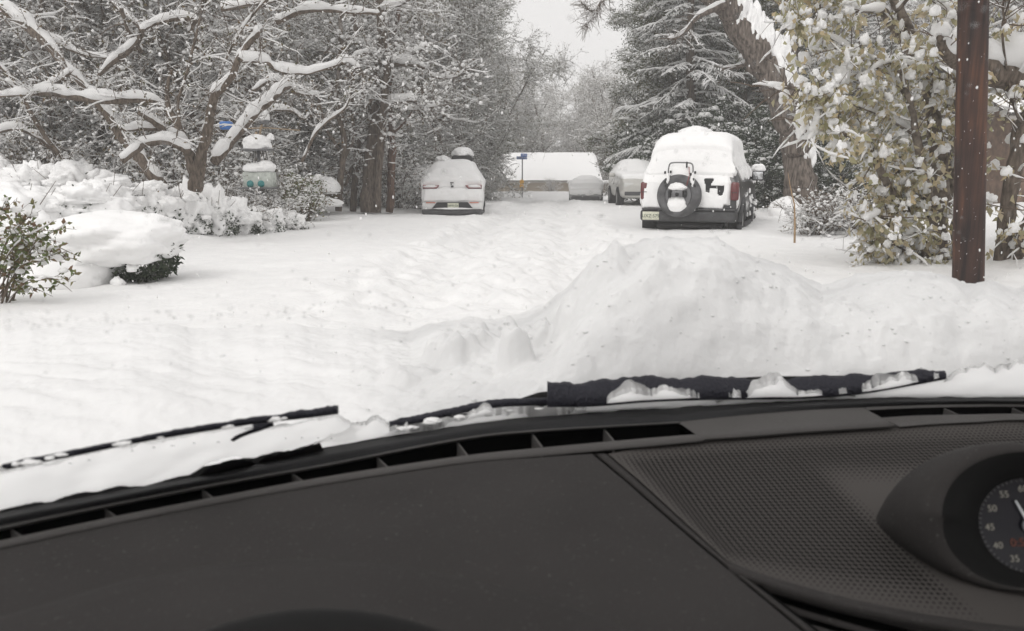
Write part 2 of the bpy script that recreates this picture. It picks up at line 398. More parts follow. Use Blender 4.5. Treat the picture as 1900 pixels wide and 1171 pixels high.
def dimple_mat():
    m, nt, N = nodes('dimpled fascia')
    o = N('ShaderNodeOutputMaterial'); p = N('ShaderNodeBsdfPrincipled'); p.inputs['Roughness'].default_value = .85; p.inputs['Specular IOR Level'].default_value = .06
    tc = N('ShaderNodeTexCoord'); mp = N('ShaderNodeMapping'); mp.inputs['Rotation'].default_value = (0, 0, R(38)); mp.inputs['Scale'].default_value = (1, 1, 0)
    link(nt, tc.outputs['Object'], mp.inputs[0])
    sx = N('ShaderNodeSeparateXYZ'); link(nt, mp.outputs[0], sx.inputs[0])
    K = 2 * math.pi / .0094
    outs = []
    for ax in (0, 1):
        a = N('ShaderNodeMath'); a.operation = 'MULTIPLY'; a.inputs[1].default_value = K; link(nt, sx.outputs[ax], a.inputs[0])
        b = N('ShaderNodeMath'); b.operation = 'COSINE'; link(nt, a.outputs[0], b.inputs[0]); outs.append(b)
    ad = N('ShaderNodeMath'); ad.operation = 'MULTIPLY'; link(nt, outs[0].outputs[0], ad.inputs[0]); link(nt, outs[1].outputs[0], ad.inputs[1])
    at_ = N('ShaderNodeAttribute'); at_.attribute_name = 'fade'
    th = N('ShaderNodeMath'); th.operation = 'SUBTRACT'; link(nt, ad.outputs[0], th.inputs[0]); link(nt, at_.outputs['Fac'], th.inputs[1])
    mr = N('ShaderNodeMapRange'); mr.inputs[1].default_value = -.10; mr.inputs[2].default_value = .12; link(nt, th.outputs[0], mr.inputs[0])
    mx = N('ShaderNodeMix'); mx.data_type = 'RGBA'; mx.inputs[6].default_value = (.066, .061, .058, 1); mx.inputs[7].default_value = (.006, .0055, .0055, 1)
    link(nt, mr.outputs[0], mx.inputs[0]); link(nt, mx.outputs[2], p.inputs['Base Color'])
    bp = N('ShaderNodeBump'); bp.inputs['Strength'].default_value = .5; bp.inputs['Distance'].default_value = .0015; bp.invert = True
    link(nt, mr.outputs[0], bp.inputs['Height']); link(nt, bp.outputs[0], p.inputs['Normal'])
    link(nt, p.outputs[0], o.inputs[0]); return m
M['dimple'] = dimple_mat()

car = thing('car', 'car seen from its driver seat, dark charcoal dashboard under the windshield', 'car', (0, 0, 0))

# glass bottom line in the picture -> plan curve of the windshield foot
L0 = [(-420, 1035), (-200, 992), (0, 952), (200, 915), (400, 877), (580, 838), (700, 815), (850, 791), (1000, 773), (1260, 757), (1420, 747), (1580, 741), (1750, 738), (1900, 739), (2150, 747), (2400, 765)]
foot = np.array([on_z(a, b, ZB) for a, b in L0])
fx = np.concatenate([[-1.0], foot[:, 0], [1.5, 1.9]]); fy = np.concatenate([[foot[0, 1] - .42], foot[:, 1], [1.02, .78]])
o_ = np.argsort(fx); fx, fy = fx[o_], fy[o_]
def Yb(x): return np.interp(x, fx, fy)
RAKE = .58
def glass_at(px, py, off=0.0):
    """where the sight lines through pixels meet the windshield (vectorised)"""
    px = np.asarray(px, float); py = np.asarray(py, float)
    d = FWD + UPV * ((585.5 - py) / FPX)[..., None] + np.array([1., 0, 0]) * ((px - 950.0) / FPX)[..., None]
    lo = np.full(px.shape, .15); hi = np.full(px.shape, 2.2)
    for _ in range(40):
        m_ = (lo + hi) / 2; p = EYE + d * m_[..., None]
        out = p[..., 2] > ZB + RAKE * (Yb(p[..., 0]) - p[..., 1])
        hi = np.where(out, m_, hi); lo = np.where(out, lo, m_)
    return EYE + d * lo[..., None]

def pane():
    m, nt, N = nodes('windshield glass')
    o = N('ShaderNodeOutputMaterial'); t = N('ShaderNodeBsdfTransparent'); t.inputs[0].default_value = (.988, .988, .988, 1)
    g = N('ShaderNodeBsdfGlossy'); g.inputs['Roughness'].default_value = .02; g.inputs[0].default_value = (1, 1, 1, 1)
    mx = N('ShaderNodeMixShader'); mx.inputs[0].default_value = .012
    link(nt, t.outputs[0], mx.inputs[1]); link(nt, g.outputs[0], mx.inputs[2]); link(nt, mx.outputs[0], o.inputs[0])
    M['glass'] = m
    xs = np.linspace(-.98, 1.88, 60); us = np.linspace(-.03, 1.0, 24)
    cx = .55
    X = cx + (xs[None, :] - cx) * (1 - .14 * us[:, None]); Yy = Yb(xs)[None, :] - us[:, None]; Z = ZB + RAKE * us[:, None] + 0 * X
    mb = MB(); mb.add(np.stack([X, Yy, Z], -1).reshape(-1, 3), grid_faces(len(us), len(xs)))
    mb.build('windshield', m, car)
pane()

def sheet(rows, nc, nr, fn=None):
    """rows: list of polylines [(px,py,z)...]; every one is resampled to nc columns, nr sub-rows between; points unprojected at their heights"""
    rs = [smooth_path(r, nc) for r in rows]
    rs = np.array(rs)                                     # (R,nc,3)
    if nr > 0:
        k = len(rs); t = np.linspace(0, k - 1, (k - 1) * nr + 1); i = np.minimum(t.astype(int), k - 2); u = (t - i)[:, None, None]
        rs = rs[i] * (1 - u) + rs[i + 1] * u
    P = np.array([[on_z(a, b, z) for a, b, z in row] for row in rs])
    if fn is not None: P = fn(P, rs)
    return P

def add_sheet(mb, P, mi=0): mb.add(P.reshape(-1, 3), grid_faces(P.shape[0], P.shape[1]), mi)

# rubber band and defroster strip, one long run
xsN = [-420, -200, 0, 200, 400, 600, 850, 1000, 1260]
L0y = np.interp(xsN, [a for a, _ in L0], [b for _, b in L0])
L1y = [1062, 1016, 975, 935, 896, 861, 813, 797, 782]
L2y = [1077, 1028, 986, 943, 904, 868, 820, 803, 787]
L3y = [1098, 1047, 1003, 961, 922, 885, 847, 831, 808]
z1, z2, z3 = .716, .714, .716
def row(ys, z, xs=xsN): return [(x, y, z) for x, y in zip(xs, ys)]
mb = MB()
xr_ = xsN + [1420, 1590, 1750, 1900, 2150, 2400]
top_r = row(np.interp(xr_, [a for a, _ in L0], [b for _, b in L0]) + 1, ZB + .001, xr_)
bot_r = row(list(L1y) + [766, 756, 751, 750, 757, 776], z1, xr_)
P = sheet([[(a, b - 3, z - .012) for a, b, z in top_r], top_r, [(a, (b + c[1]) / 2, .722) for (a, b, z), c in zip(top_r, bot_r)], bot_r], 90, 3); add_sheet(mb, P)
mb.build('windshield_seal', M['rubber'], car)
mb = MB()
P = sheet([row(L1y, z1), [(a, (y1 + y2) / 2, .7195) for a, y1, y2 in zip(xsN, L1y, L2y)], row(L2y, z2)], 90, 2)
add_sheet(mb, P)
P2 = sheet([[(x, y, .718) for x, y in zip([1605, 1700, 1800, 1900, 2100, 2350], [756, 752, 750, 750, 756, 772])], [(x, y, .716) for x, y in zip([1612, 1700, 1800, 1900, 2100, 2350], [761, 757, 755, 755, 761, 778])]], 40, 2)
add_sheet(mb, P2)
mb.build('defroster_strip', M['strip'], car)
# slots
mb = MB()
a_ = sheet([row(L2y, z2 - .004)], 90, 0)[0]; b_ = sheet([row(L3y, z3 - .004)], 90, 0)[0]
dn = np.array([0, 0, .07])
add_sheet(mb, np.stack([a_ + [0, 0, .004], a_ - dn])); add_sheet(mb, np.stack([a_ - dn, b_ - dn])); add_sheet(mb, np.stack([b_ - dn, b_]))
S3 = [(1640, 776), (1700, 772), (1800, 770), (1900, 769), (2100, 776), (2350, 796)]
a2 = P2[-1]; b2 = sheet([[(x, y, .712) for x, y in S3]], 40, 0)[0]
add_sheet(mb, np.stack([a2, a2 - dn])); add_sheet(mb, np.stack([a2 - dn, b2 - dn])); add_sheet(mb, np.stack([b2 - dn, b2]))
mb.build('defroster_slot', M['slot'], car, smooth=False)
for fxp in (30, 205, 385, 552, 710, 858, 997, 1130):
    i = np.interp(fxp, [p for p in xsN], np.arange(len(xsN)))
    yt = np.interp(fxp - 7, xsN, L2y); yb_ = np.interp(fxp + 6, xsN, L3y)
    A = on_z(fxp - 9, yt + 1, .7135); B = on_z(fxp + 9, yb_ - 1, .7135)
    mb = MB(); tv = np.array([.0012, 0, 0]); h = np.array([0, 0, .03])
    mb.add([A - tv, B - tv, B + tv, A + tv, A - tv - h, B - tv - h, B + tv - h, A + tv - h], [[0, 1, 2, 3], [0, 4, 5, 1], [2, 6, 7, 3], [1, 5, 6, 2], [0, 3, 7, 4]])
    mb.build('vent_fin', M['dashlite'], car, smooth=False)
for fxp in (1765, 1893):
    A = on_z(fxp - 14, 757, .7145); B = on_z(fxp + 12, 769, .7125)
    mb = MB(); tv = np.array([.0012, 0, 0]); h = np.array([0, 0, .03])
    mb.add([A - tv, B - tv, B + tv, A + tv, A - tv - h, B - tv - h, B + tv - h, A + tv - h], [[0, 1, 2, 3], [0, 4, 5, 1], [2, 6, 7, 3], [1, 5, 6, 2], [0, 3, 7, 4]])
    mb.build('vent_fin', M['dashlite'], car, smooth=False)

# ledge and main dashboard top
seam = [(1098, 842), (1160, 893), (1230, 955), (1300, 1015), (1400, 1098), (1490, 1173), (1590, 1262)]
seamz = [.7155, .712, .706, .699, .689, .680, .668]
xm = [-420, -200, 0, 200, 400, 600, 850, 1000, 1098]
led = [1116, 1063, 1019, 976, 936, 900, 862, 848, 842]
mb = MB()
xl9 = [-420, -200, 0, 200, 400, 600, 850, 1000, 1260, 1306]
l3x = np.interp(xl9, xsN, L3y); ledx = list(np.interp(xl9[:-2], xm, led)) + [824, 819]
P = sheet([row(list(l3x - 0), z3, xl9), row(list(l3x + 2), z3 + .0015, xl9), row([y - 1.5 for y in ledx], .7165, xl9), row(ledx, .714, xl9)], 90, 1); add_sheet(mb, P)
mb.build('dashboard_ledge', M['dashlite'], car)
mb = MB()
rows = []
for k in range(len(seam)):
    t = k / (len(seam) - 1)
    sx_, sy_ = seam[k]; y0 = np.array(led, float); y1 = np.full(len(xm), 1300.0); 
    xs_ = np.array([-420, -200, 0, 200, 400, 600, 850, 1000, 1098], float)
    xs_ = -420 + (xs_ + 420) * (sx_ + 420) / (1098 + 420)
    tt = (sy_ - 842) / (1262 - 842)
    ys_ = y0 + (1290 - y0) * tt; ys_[-1] = sy_; ys_[-2] = ys_[-2] * .5 + .5 * (sy_ + (ys_[-3] - sy_) * .4)
    zz = .7155 - .012 * tt + 0 * xs_; zz[-1] = seamz[k]; zz[-2] = (zz[-2] + seamz[k]) / 2 + .002
    rows.append([(a, b, c) for a, b, c in zip(xs_, ys_, zz)])
def dash_fn(P, rs):
    return P
P = sheet(rows, 100, 8, dash_fn); add_sheet(mb, P)
mb.build('dashboard_top', M['dash'], car)

# the hollow body of the dash below all its panels
mb = MB()
P = sheet([[(x, y - 2, .69) for x, y in zip([-420, 0, 400, 850, 1260, 1600, 1900, 2400], [1075, 985, 905, 822, 790, 765, 760, 790])], [(x, 1000, .60) for x in (-420, 0, 400, 850, 1260, 1600, 1900, 2400)], [(x, 1420, .58) for x in (-420, 0, 400, 850, 1260, 1600, 1900, 2400)]], 40, 6); add_sheet(mb, P)
mb.build('dash_carrier', M['slot'], car)

# instrument hood: a low cowl swelling up towards the driver
arch = [(-260, 1205), (-60, 1160), (120, 1108), (250, 1072), (400, 1048), (550, 1038), (680, 1043), (800, 1060), (900, 1082), (1000, 1108), (1090, 1138), (1180, 1176), (1240, 1215)]
base = np.array([[*p] for p in arch], float)
rows = []
for t, zo in ((-.012, -.004), (0, .003), (.02, .0075), (.06, .0095), (.3, .014), (.65, .015), (1.0, .010)):
    cx_, cy_ = 640, 1400
    q = base + (np.array([cx_, cy_]) - base) * np.array([t * .6, t])
    tt = np.clip((q[:, 1] - 842) / 420, 0, 2)
    rows.append([(x, y, .7155 - .012 * tt_ + zo) for (x, y), tt_ in zip(q, tt)])
mb = MB(); P = sheet(rows, 70, 4); add_sheet(mb, P)
mb.build('instrument_hood', M['dash'], car)

# steering wheel rim, only its top arc shows
wc = at(600, 1140, .43)
mb = MB(); th = np.linspace(0, 2 * np.pi, 73)[:-1]; ph = np.linspace(0, 2 * np.pi, 15)[:-1]
Rw, rw = .186, .0165
tilt = R(-62)
e1 = np.array([1, 0, 0.]); e2 = np.array([0, math.cos(R(64)), math.sin(R(64))]); e3 = np.cross(e1, e2)
cen = wc - e2 * (Rw + rw * .8)
vv = cen + ((Rw + rw * np.cos(ph))[None, :, None] * (e1 * np.sin(th)[:, None, None] + e2 * np.cos(th)[:, None, None]) + (rw * np.sin(ph))[None, :, None] * e3)
f = grid_faces(73, 14, True); f = f.copy(); f = np.where(f >= 72 * 14, f - 72 * 14, f)
mb.add(vv.reshape(-1, 3), f)
for a in (R(90), R(-90), R(180)):
    dirv = e1 * math.sin(a) + e2 * math.cos(a); tube(mb, [cen, cen + dirv * Rw], .014, 8)
lathe_c = cen
tv, tf = ICO[3]; mb.add(cen + tv[:, :1] * e1 * .075 + tv[:, 1:2] * e2 * .06 + tv[:, 2:] * e3 * .025, tf)
mb.build('steering_wheel', simple('wheel leather', (.008, .008, .008), .75, .2), car)

# smooth centre panel
mb = MB()
P = sheet([[(1258, 783, .716), (1340, 774, .716), (1430, 766, .716), (1510, 760, .716), (1603, 756, .716)],
           [(1262, 786, .7185), (1340, 778, .7185), (1430, 770, .7185), (1510, 764, .7185), (1606, 759, .7185)],
           [(1304, 815, .7175), (1380, 810, .7175), (1470, 803, .7175), (1560, 797, .7175), (1664, 790, .7175)],
           [(1308, 818, .714), (1384, 813, .714), (1472, 806, .714), (1564, 800, .714), (1668, 793, .714)]], 30, 3)
add_sheet(mb, P)
P = sheet([[(1636, 775, .712), (1700, 771, .714), (1800, 769, .714), (1900, 768, .714), (2100, 775, .714), (2350, 795, .714)],
           [(1640, 777, .7155), (1700, 773, .7165), (1800, 771, .7165), (1900, 770, .7165), (2100, 778, .7165), (2350, 798, .7165)],
           [(1670, 792, .7145), (1730, 787, .7145), (1810, 783, .7145), (1900, 779, .7145), (2100, 788, .7145), (2350, 808, .7145)]], 40, 3)
add_sheet(mb, P)
mb.build('centre_panel', M['dashlite'], car)

# dimpled fascia insert
def fascia():
    g0 = seam
    n = 140
    top = smooth_path([(1122, 838, .7125), (1200, 826, .7125), (1306, 814, .7125), (1480, 801, .7125), (1670, 788, .7125), (1800, 780, .7125), (1950, 776, .712), (2150, 792, .710), (2400, 812, .70)], n)
    bot = smooth_path([(1352, 1043, .694), (1400, 1062, .690), (1470, 1084, .684), (1560, 1108, .676), (1660, 1130, .667), (1760, 1148, .659), (1900, 1165, .651), (2120, 1172, .648), (2420, 1150, .655)], n)
    m = 90; t = np.linspace(0, 1, m)[:, None, None]
    # left side follows the seam
    left = smooth_path([(1128, 842, .7125), (1190, 895, .709), (1250, 950, .704), (1310, 1005, .698), (1352, 1043, .694)], m)
    A = top[None] * (1 - t) + bot[None] * t
    lin = top[0][None] * (1 - t[:, 0]) + bot[0][None] * t[:, 0]
    A = A + (left - lin)[:, None, :] * (1 - np.linspace(0, 1, n))[None, :, None] ** 3
    # shallow dish
    u = np.linspace(0, 1, n)[None, :]; v = np.linspace(0, 1, m)[:, None]
    A[..., 2] -= .010 * np.sin(np.pi * np.clip(v, 0, 1)) ** .8 * sstep(0, .12, u)
    P = np.array([[on_z(*q) for q in rr] for rr in A])
    du = u * 6.0
    edge = np.minimum(np.minimum(v / .10, (1 - v) / .17), u / .05 * (1 + 0 * v))
    fade = 1.0 - .95 * np.clip(edge, 0, 1) - .42 * np.clip(edge - 1, 0, 1)
    # plain swell round the clock pod
    qx, qy = A[..., 0], A[..., 1]
    swell = np.exp(-(((qx - 1760 - (qy - 960) * .55) / 120) ** 2)) * sstep(880, 940, qy)
    dl = (qx - (1575 + (qy - 900) * 1.02))
    fade = np.maximum(fade, 1.1 * sstep(-50, 10, dl) * sstep(850, 910, qy))
    mb = MB(); add_sheet(mb, P)
    ob = mb.build('dimpled_fascia', M['dimple'], car)
    at_ = ob.data.attributes.new('fade', 'FLOAT', 'POINT'); at_.data.foreach_set('value', fade.ravel().astype(np.float32))
    # plain strip between the two seam lines
    mb = MB()
    s1 = smooth_path([(1101, 842, .7145), (1165, 896, .711), (1235, 957, .705), (1305, 1017, .698), (1405, 1100, .688), (1496, 1175, .679), (1600, 1265, .667)], 60)
    s2 = smooth_path([(1125, 842, .7145), (1187, 896, .711), (1249, 952, .705), (1316, 1012, .698), (1420, 1100, .688), (1516, 1175, .679), (1620, 1265, .667)], 60)
    s1b = s1 + [2, 0, -.004]; s2b = s2 + [1, 0, -.006]
    P = np.array([[on_z(*q) for q in r_] for r_ in (s1b, s1 + [4, 0, .0], s2 - [3, 0, .0], s2b)]); add_sheet(mb, P)
    mb.build('seam_strip', M['dash'], car)
    # dark gap under the strip
    mb = MB(); P = np.array([[on_z(q[0] - 7, q[1], q[2] - .006) for q in s1], [on_z(q[0] + 9, q[1], q[2] - .006) for q in s2]]); add_sheet(mb, P)
    mb.build('seam_gap', M['slot'], car)
    # lip and air vent below the insert
    mb = MB()
    lip0 = bot + [0, -2, .000]; lip1 = bot + [0, 6, .002]; lip2 = bot + [0, 15, .000]; lip3 = bot + [-3, 24, -.010]; lip4 = bot + [-4, 26, -.05]
    P = np.array([[on_z(*q) for q in r_] for r_ in (lip0, lip1, lip2, lip3, lip4)]); add_sheet(mb, P)
    mb.build('fascia_lip', M['dash'], car)
    mb = MB()
    f0 = smooth_path([(1330, 1030, .655), (1500, 1090, .64), (1700, 1130, .62), (1950, 1160, .60), (2420, 1160, .60)], 40)
    f1 = smooth_path([(1480, 1180, .655), (1560, 1210, .63), (1700, 1240, .60), (1950, 1270, .58), (2420, 1270, .58)], 40)
    P = np.array([[on_z(*q) for q in r_] for r_ in (f0, f1)]); add_sheet(mb, P)
    mb.build('air_vent_recess', M['slot'], car)
    for pts in ([(1396, 1083), (1450, 1102), (1540, 1128), (1640, 1152), (1740, 1176), (1900, 1200)], [(1448, 1126), (1500, 1143), (1560, 1160), (1640, 1183), (1740, 1208), (1900, 1236)], [(1500, 1166), (1560, 1184), (1640, 1206), (1740, 1232), (1900, 1260)]):
        c = np.array([on_z(a, b, .672 - .00010 * (a - 1400)) for a, b in pts]); c = smooth_path(c, 30)
        mb = MB(); up = np.array([0, 0, 1.]); 
        P = np.stack([c + [0, .008, .0005], c + [0, .003, .003], c - [0, .001, .001], c + [0, .004, -.004]]); add_sheet(mb, P)
        mb.build('vent_slat', M['dash'], car)
fascia()

# clock pod
def clock_pod():
    SC = .80; C = at(1912, 976, .722)
    toeye = EYE - C; toeye /= np.linalg.norm(toeye)
    ax = np.array([-.18, -.93, .34]); ax /= np.linalg.norm(ax)          # the dial faces the seats
    rt = np.cross([0, 0, 1], -ax); rt = np.cross(ax, [0, 0, 1.]); rt = -rt / np.linalg.norm(rt)
    if rt[0] < 0: rt = -rt
    up = np.cross(rt, -ax); up = up / np.linalg.norm(up)
    if up[2] < 0: up = -up
    th = np.linspace(0, 2 * np.pi, 97)[:-1]
    prof = [(-.004, .056, .056, 0, 0), (.001, .060, .060, 0, 0), (.006, .062, .062, 0, 0), (.03, .078, .070, -.006, .004), (.045, .094, .078, -.014, .006), (.048, .102, .083, -.018, .007),
            (.040, .110, .088, -.022, .008), (.015, .118, .091, -.024, .006), (-.03, .126, .091, -.024, .0), (-.08, .13, .083, -.02, -.012), (-.14, .13, .06, -.02, -.04)]
    prof = smooth_path(prof, 40) * SC
    V = []
    for a, rx, ry, ox, oy in prof:
        sn = np.sin(th); dn_ = np.clip(-sn, 0, 1) ** .7
        ryl = .0506 + (ry - .0506) * .5 if ry > .0506 else ry
        ry_ = np.where(sn < 0, ryl, ry); a_ = np.where(a > 0, a * (1 - .75 * dn_), a)
        V.append(C + ax * a_[:, None] + rt * (np.cos(th)[:, None] * rx + ox) + up * ((sn * ry_)[:, None] + oy * (1 - dn_)[:, None]))
    V = np.array(V)
    mb = MB(); mb.add(V[16:].reshape(-1, 3), grid_faces(len(V) - 16, 96, True))
    pod = mb.build('clock', M['dash'], car)
    mb = MB(); mb.add(V[:18].reshape(-1, 3), grid_faces(18, 96, True))
    mb.v[0] = mb.v[0] + (C - mb.v[0]) * .006
    mb.build('bezel', simple('shade-black clock bezel', (.006, .006, .006), .8, .15), pod)  # shade inside the pod opening is painted in as near-black
    mb = MB(); ring = C + .0565 * SC * (np.cos(th)[:, None] * rt + np.sin(th)[:, None] * up) - ax * .004
    mb.add(np.concatenate([[C - ax * .004], ring]), [[0, 1 + i, 1 + (i + 1) % 96] for i in range(96)])
    mb.build('dial', simple('clock dial', (.006, .006, .010), .25, .5), pod, smooth=False)
    numm = simple('dial numerals', (.24, .23, .20), .5, .3)
    rot = (Matrix((rt, up, ax)).transposed() @ Matrix.Rotation(R(7), 3, 'Z')).to_euler()
    for k, s in enumerate(('60', '5', '10', '15', '20', '25', '30', '35', '40', '45', '50', '55')):
        a = R(97 - 30 * k); p = C + .0435 * SC * (math.cos(a) * rt + math.sin(a) * up) - ax * .003
        text('numeral', s, .0088, numm, pod, p, rot, .0002)
    tick = MB()
    for k in range(60):
        a = R(6 * k + 7); dv = math.cos(a) * rt + math.sin(a) * up; wv = np.cross(ax, dv) * .0005
        p0, p1 = C + dv * .0525 * SC - ax * .003, C + dv * SC * (.0553 if k % 5 else .0558) - ax * .003
        tick.add([p0 - wv, p1 - wv, p1 + wv, p0 + wv], [[0, 1, 2, 3]])
    tick.build('minute_marks', simple('dial marks', (.07, .07, .07), .5), pod, smooth=False)
    hand = MB(); dv = math.cos(R(118)) * rt + math.sin(R(118)) * up; wv = np.cross(ax, dv)
    hand.add([C - dv * .010 - wv * .002, C - dv * .010 + wv * .002, C + dv * .026 + wv * .0008, C + dv * .026 - wv * .0008], [[0, 1, 2, 3]])
    hand.build('hand', simple('clock hand', (.45, .47, .48), .3), pod, smooth=False)
    hub = MB(); lathe(hub, [(.0001, .004), (.006, .003), (.0075, .0)], (0, 0, 0), 'z', 20)
    hub.v[0] = C + hub.v[0] @ np.array([rt, up, ax]); hub.build('hub', simple('clock hub', (.3, .31, .32), .25, metal=.6), pod)
    e = simple('red digits', (.11, .03, .015), .4)
    nt = e.node_tree; p = [n for n in nt.nodes if n.type == 'BSDF_PRINCIPLED'][0]
    p.inputs['Emission Color'].default_value = (1, .22, .04, 1); p.inputs['Emission Strength'].default_value = .006
    text('digital_readout', '0:53', .0105, e, pod, C - up * .0165 - ax * .003 - rt * .008, rot, .0002)
clock_pod()

# cabin roof lining and pillars behind the seat: they shade the dash as in the photograph
mb = MB()
xs = np.linspace(-.9, 1.8, 20); ysr = np.linspace(0, 1, 12)
Yt = Yb(xs) - 1.0
Pz = np.stack([np.stack([.55 + (xs - .55) * .86, Yt - 1.9 * t, ZB + RAKE + .05 * math.sin(t * math.pi) + .0 * xs], -1) for t in ysr])
add_sheet(mb, Pz); mb.build('cabin_roof', simple('roof lining', (.32, .30, .28), .9), car)
# body of the car below the glass
M['hoodpaint'] = simple('dark car paint', (.03, .03, .032), .3, .5, coat=.5)
mb = MB()
hx = np.linspace(-.85, 1.75, 30)
rows_ = [np.stack([hx, Yb(hx) + d, z + 0 * hx], -1) for d, z in ((.0, ZB - .02), (.02, ZB - .045), (.10, ZB - .05), (.14, ZB - .03), (.5, ZB - .04), (.9, ZB - .10), (1.1, ZB - .2), (1.15, ZB - .45))]
add_sheet(mb, np.array(rows_)); mb.build('bonnet', M['hoodpaint'], car)

# wipers
M['wiper'] = simple('wiper rubber', (.016, .016, .024), .6, .35, bump=.4, bscale=200)
def wiper(pts, ht, name, parent, off=.002, mat=None, rag=.0):
    """a blade or arm standing off the glass along its normal; ht = height at every point"""
    n = 200
    c = glass_at([q[0] for q in pts], [q[1] for q in pts]); c = smooth_path(c, n)
    n_out = np.array([0, RAKE, 1.0]); n_out /= np.linalg.norm(n_out)
    upg = np.array([0, -1.0, RAKE]); upg /= np.linalg.norm(upg)
    h = np.interp(np.linspace(0, 1, n), np.linspace(0, 1, len(ht)), ht)[:, None]
    if rag: h = h * (1 + rag * (fbm(np.arange(n) / 16.0, np.zeros(n) + len(pts), 0, 3, .5) + .35 * fbm(np.arange(n) / 3.0, np.zeros(n) + 5.5, 0, 3, .6))[:, None])
    c = c + n_out * off
    prof = [(-.004, 0), (-.005, .3), (-.003, .75), (0, 1), (.004, .85), (.006, .4), (.004, 0), (-.004, 0)]
    P = np.stack([c + upg * a + n_out * (h * b) for a, b in prof]); mb = MB(); add_sheet(mb, P)
    for k in (0, -1): mb.add(P[:, k], [[0, 1, 6, 6], [1, 2, 5, 6], [2, 3, 4, 5]])
    return mb.build(name, mat or M['wiper'], parent)
wl = bpy.data.objects.new('wiper', None); COL.objects.link(wl); wl.parent = car
wiper([(8, 874), (120, 852), (240, 827), (360, 806), (480, 788), (560, 779), (626, 770)], [.004, .0045, .0048, .005, .006, .008, .0085], 'blade', wl, rag=.24)
wiper([(430, 822), (450, 812), (480, 802), (505, 793)], [.002, .006, .010, .004], 'arm', wl, rag=.4)
wr = bpy.data.objects.new('wiper', None); COL.objects.link(wr); wr.parent = car
wiper([(1016, 757), (1100, 756), (1200, 748), (1300, 744), (1400, 743), (1500, 741), (1600, 733), (1700, 716), (1754, 706)], [.039, .035, .037, .034, .030, .036, .032, .022, .013], 'blade', wr, rag=.13)  # blade shaped tall to take in its dark shadow and the cowl gap
wiper([(722, 810), (780, 800), (850, 784), (930, 771), (1020, 767), (1120, 767), (1220, 760)], [.008, .010, .011, .010, .009, .008, .006], 'arm', wr, .012, rag=.15)
mb = MB()
X_ = np.linspace(340, 604, 90); up_ = np.interp(X_, [340, 360, 390, 430, 470, 500, 540, 585, 592, 604], [889, 884, 866, 853, 858, 846, 838, 825, 822, 842]) + 3 * fbm(X_ / 16, X_ * 0, 1.2, 4, .6); lo_ = np.interp(X_, [a for a, _ in L0], [b for _, b in L0]) + 5
add_sheet(mb, np.stack([glass_at(X_, np.minimum(up_, lo_ - .5) * (1 - t) + lo_ * t) for t in (0, .5, 1)])); mb.build('glass_border', M['rubber'], car)

# snow on the glass foot and round the wipers
def glass_snow(pts, depth, seed, name='snow_on_glass', amp=5.0, thick=.02, low=None):
    """pts = upper outline (px,py); the lower edge runs along the glass foot"""
    x0, x1 = pts[0][0], pts[-1][0]; n = max(30, int((x1 - x0) / 3)); X = np.linspace(x0, x1, n)
    top = np.interp(X, [p[0] for p in pts], [p[1] for p in pts])
    jit = amp * fbm(X / 22.0, X * 0 + seed, 0, 4, .6)
    bot = np.interp(X, [a for a, _ in L0], [b for _, b in L0]) + 4
    if low is not None: bot = np.interp(X, [p[0] for p in low], [p[1] for p in low]) + amp * .8 * fbm(X / 30., X * 0 + seed + 9, 0, 4, .6)
    top = np.minimum(top, bot - 1)
    m = 22; n_out = np.array([0, RAKE, 1.0]); n_out /= np.linalg.norm(n_out)
    t = np.linspace(0, 1, m)[None, :]
    p = glass_at(X[:, None] + 0 * t, top[:, None] * (1 - t) + bot[:, None] * t + np.minimum(jit, bot - top - .5)[:, None] * (1 - t) ** 5)
    prof = (np.sin(np.pi * np.clip(t * .93 + .035, 0, 1)) ** .5)[..., None] + 0 * p[..., :1]
    nz = (.5 + .5 * fbm(p[..., 0] * 30, p[..., 1] * 30, seed, 3))[..., None]
    inner = p + n_out * (.003 + .004 * nz * (1 - prof)); outer = p + n_out * (.003 + thick * prof * (.5 + nz))
    mb = MB(); add_sheet(mb, np.array(inner)); add_sheet(mb, np.array(outer))
    a, b = np.array(inner), np.array(outer)
    add_sheet(mb, np.stack([a[:, 0], b[:, 0]])); add_sheet(mb, np.stack([a[:, -1], b[:, -1]]))
    return mb
gs = [([(-300, 935), (0, 886), (120, 864), (240, 839), (360, 818), (440, 806), (480, 802), (520, 797), (580, 786), (626, 780), (660, 802)], 1.1, 3.0, .012, [(-300, 1014), (0, 954), (120, 931), (200, 916), (300, 897), (350, 884), (390, 866), (430, 853), (470, 858), (500, 846), (540, 838), (585, 825), (600, 826), (640, 824), (660, 822)]),
      ([(580, 826), (610, 812), (640, 806), (700, 790), (722, 806)], 2.3, 8.0, .014, None),
      ([(715, 812), (745, 806), (780, 803), (800, 803), (830, 792), (870, 776), (930, 772), (1000, 778), (1090, 770)], 4.1, 6.0, .014, None),
      ([(1080, 768), (1120, 752), (1150, 742), (1200, 738), (1250, 735), (1300, 741), (1330, 748), (1380, 737), (1430, 719), (1450, 718), (1470, 726), (1492, 742), (1550, 741), (1590, 737), (1625, 724), (1680, 713), (1760, 711), (1800, 692), (1900, 684), (2100, 686), (2300, 700)], 5.2, 8.0, .02, None)]
mb = MB(); n_out = np.array([0, RAKE, 1.0]); n_out /= np.linalg.norm(n_out)
for pts, sd_, am, thk, low in gs:
    q = glass_snow(pts, 0, sd_, amp=am, thick=thk, low=low)
    for v in q.v: pass
    off = mb.n
    for f_, mi in q.f: mb.f.append((f_ + off, mi))
    mb.v += q.v; mb.n += q.n
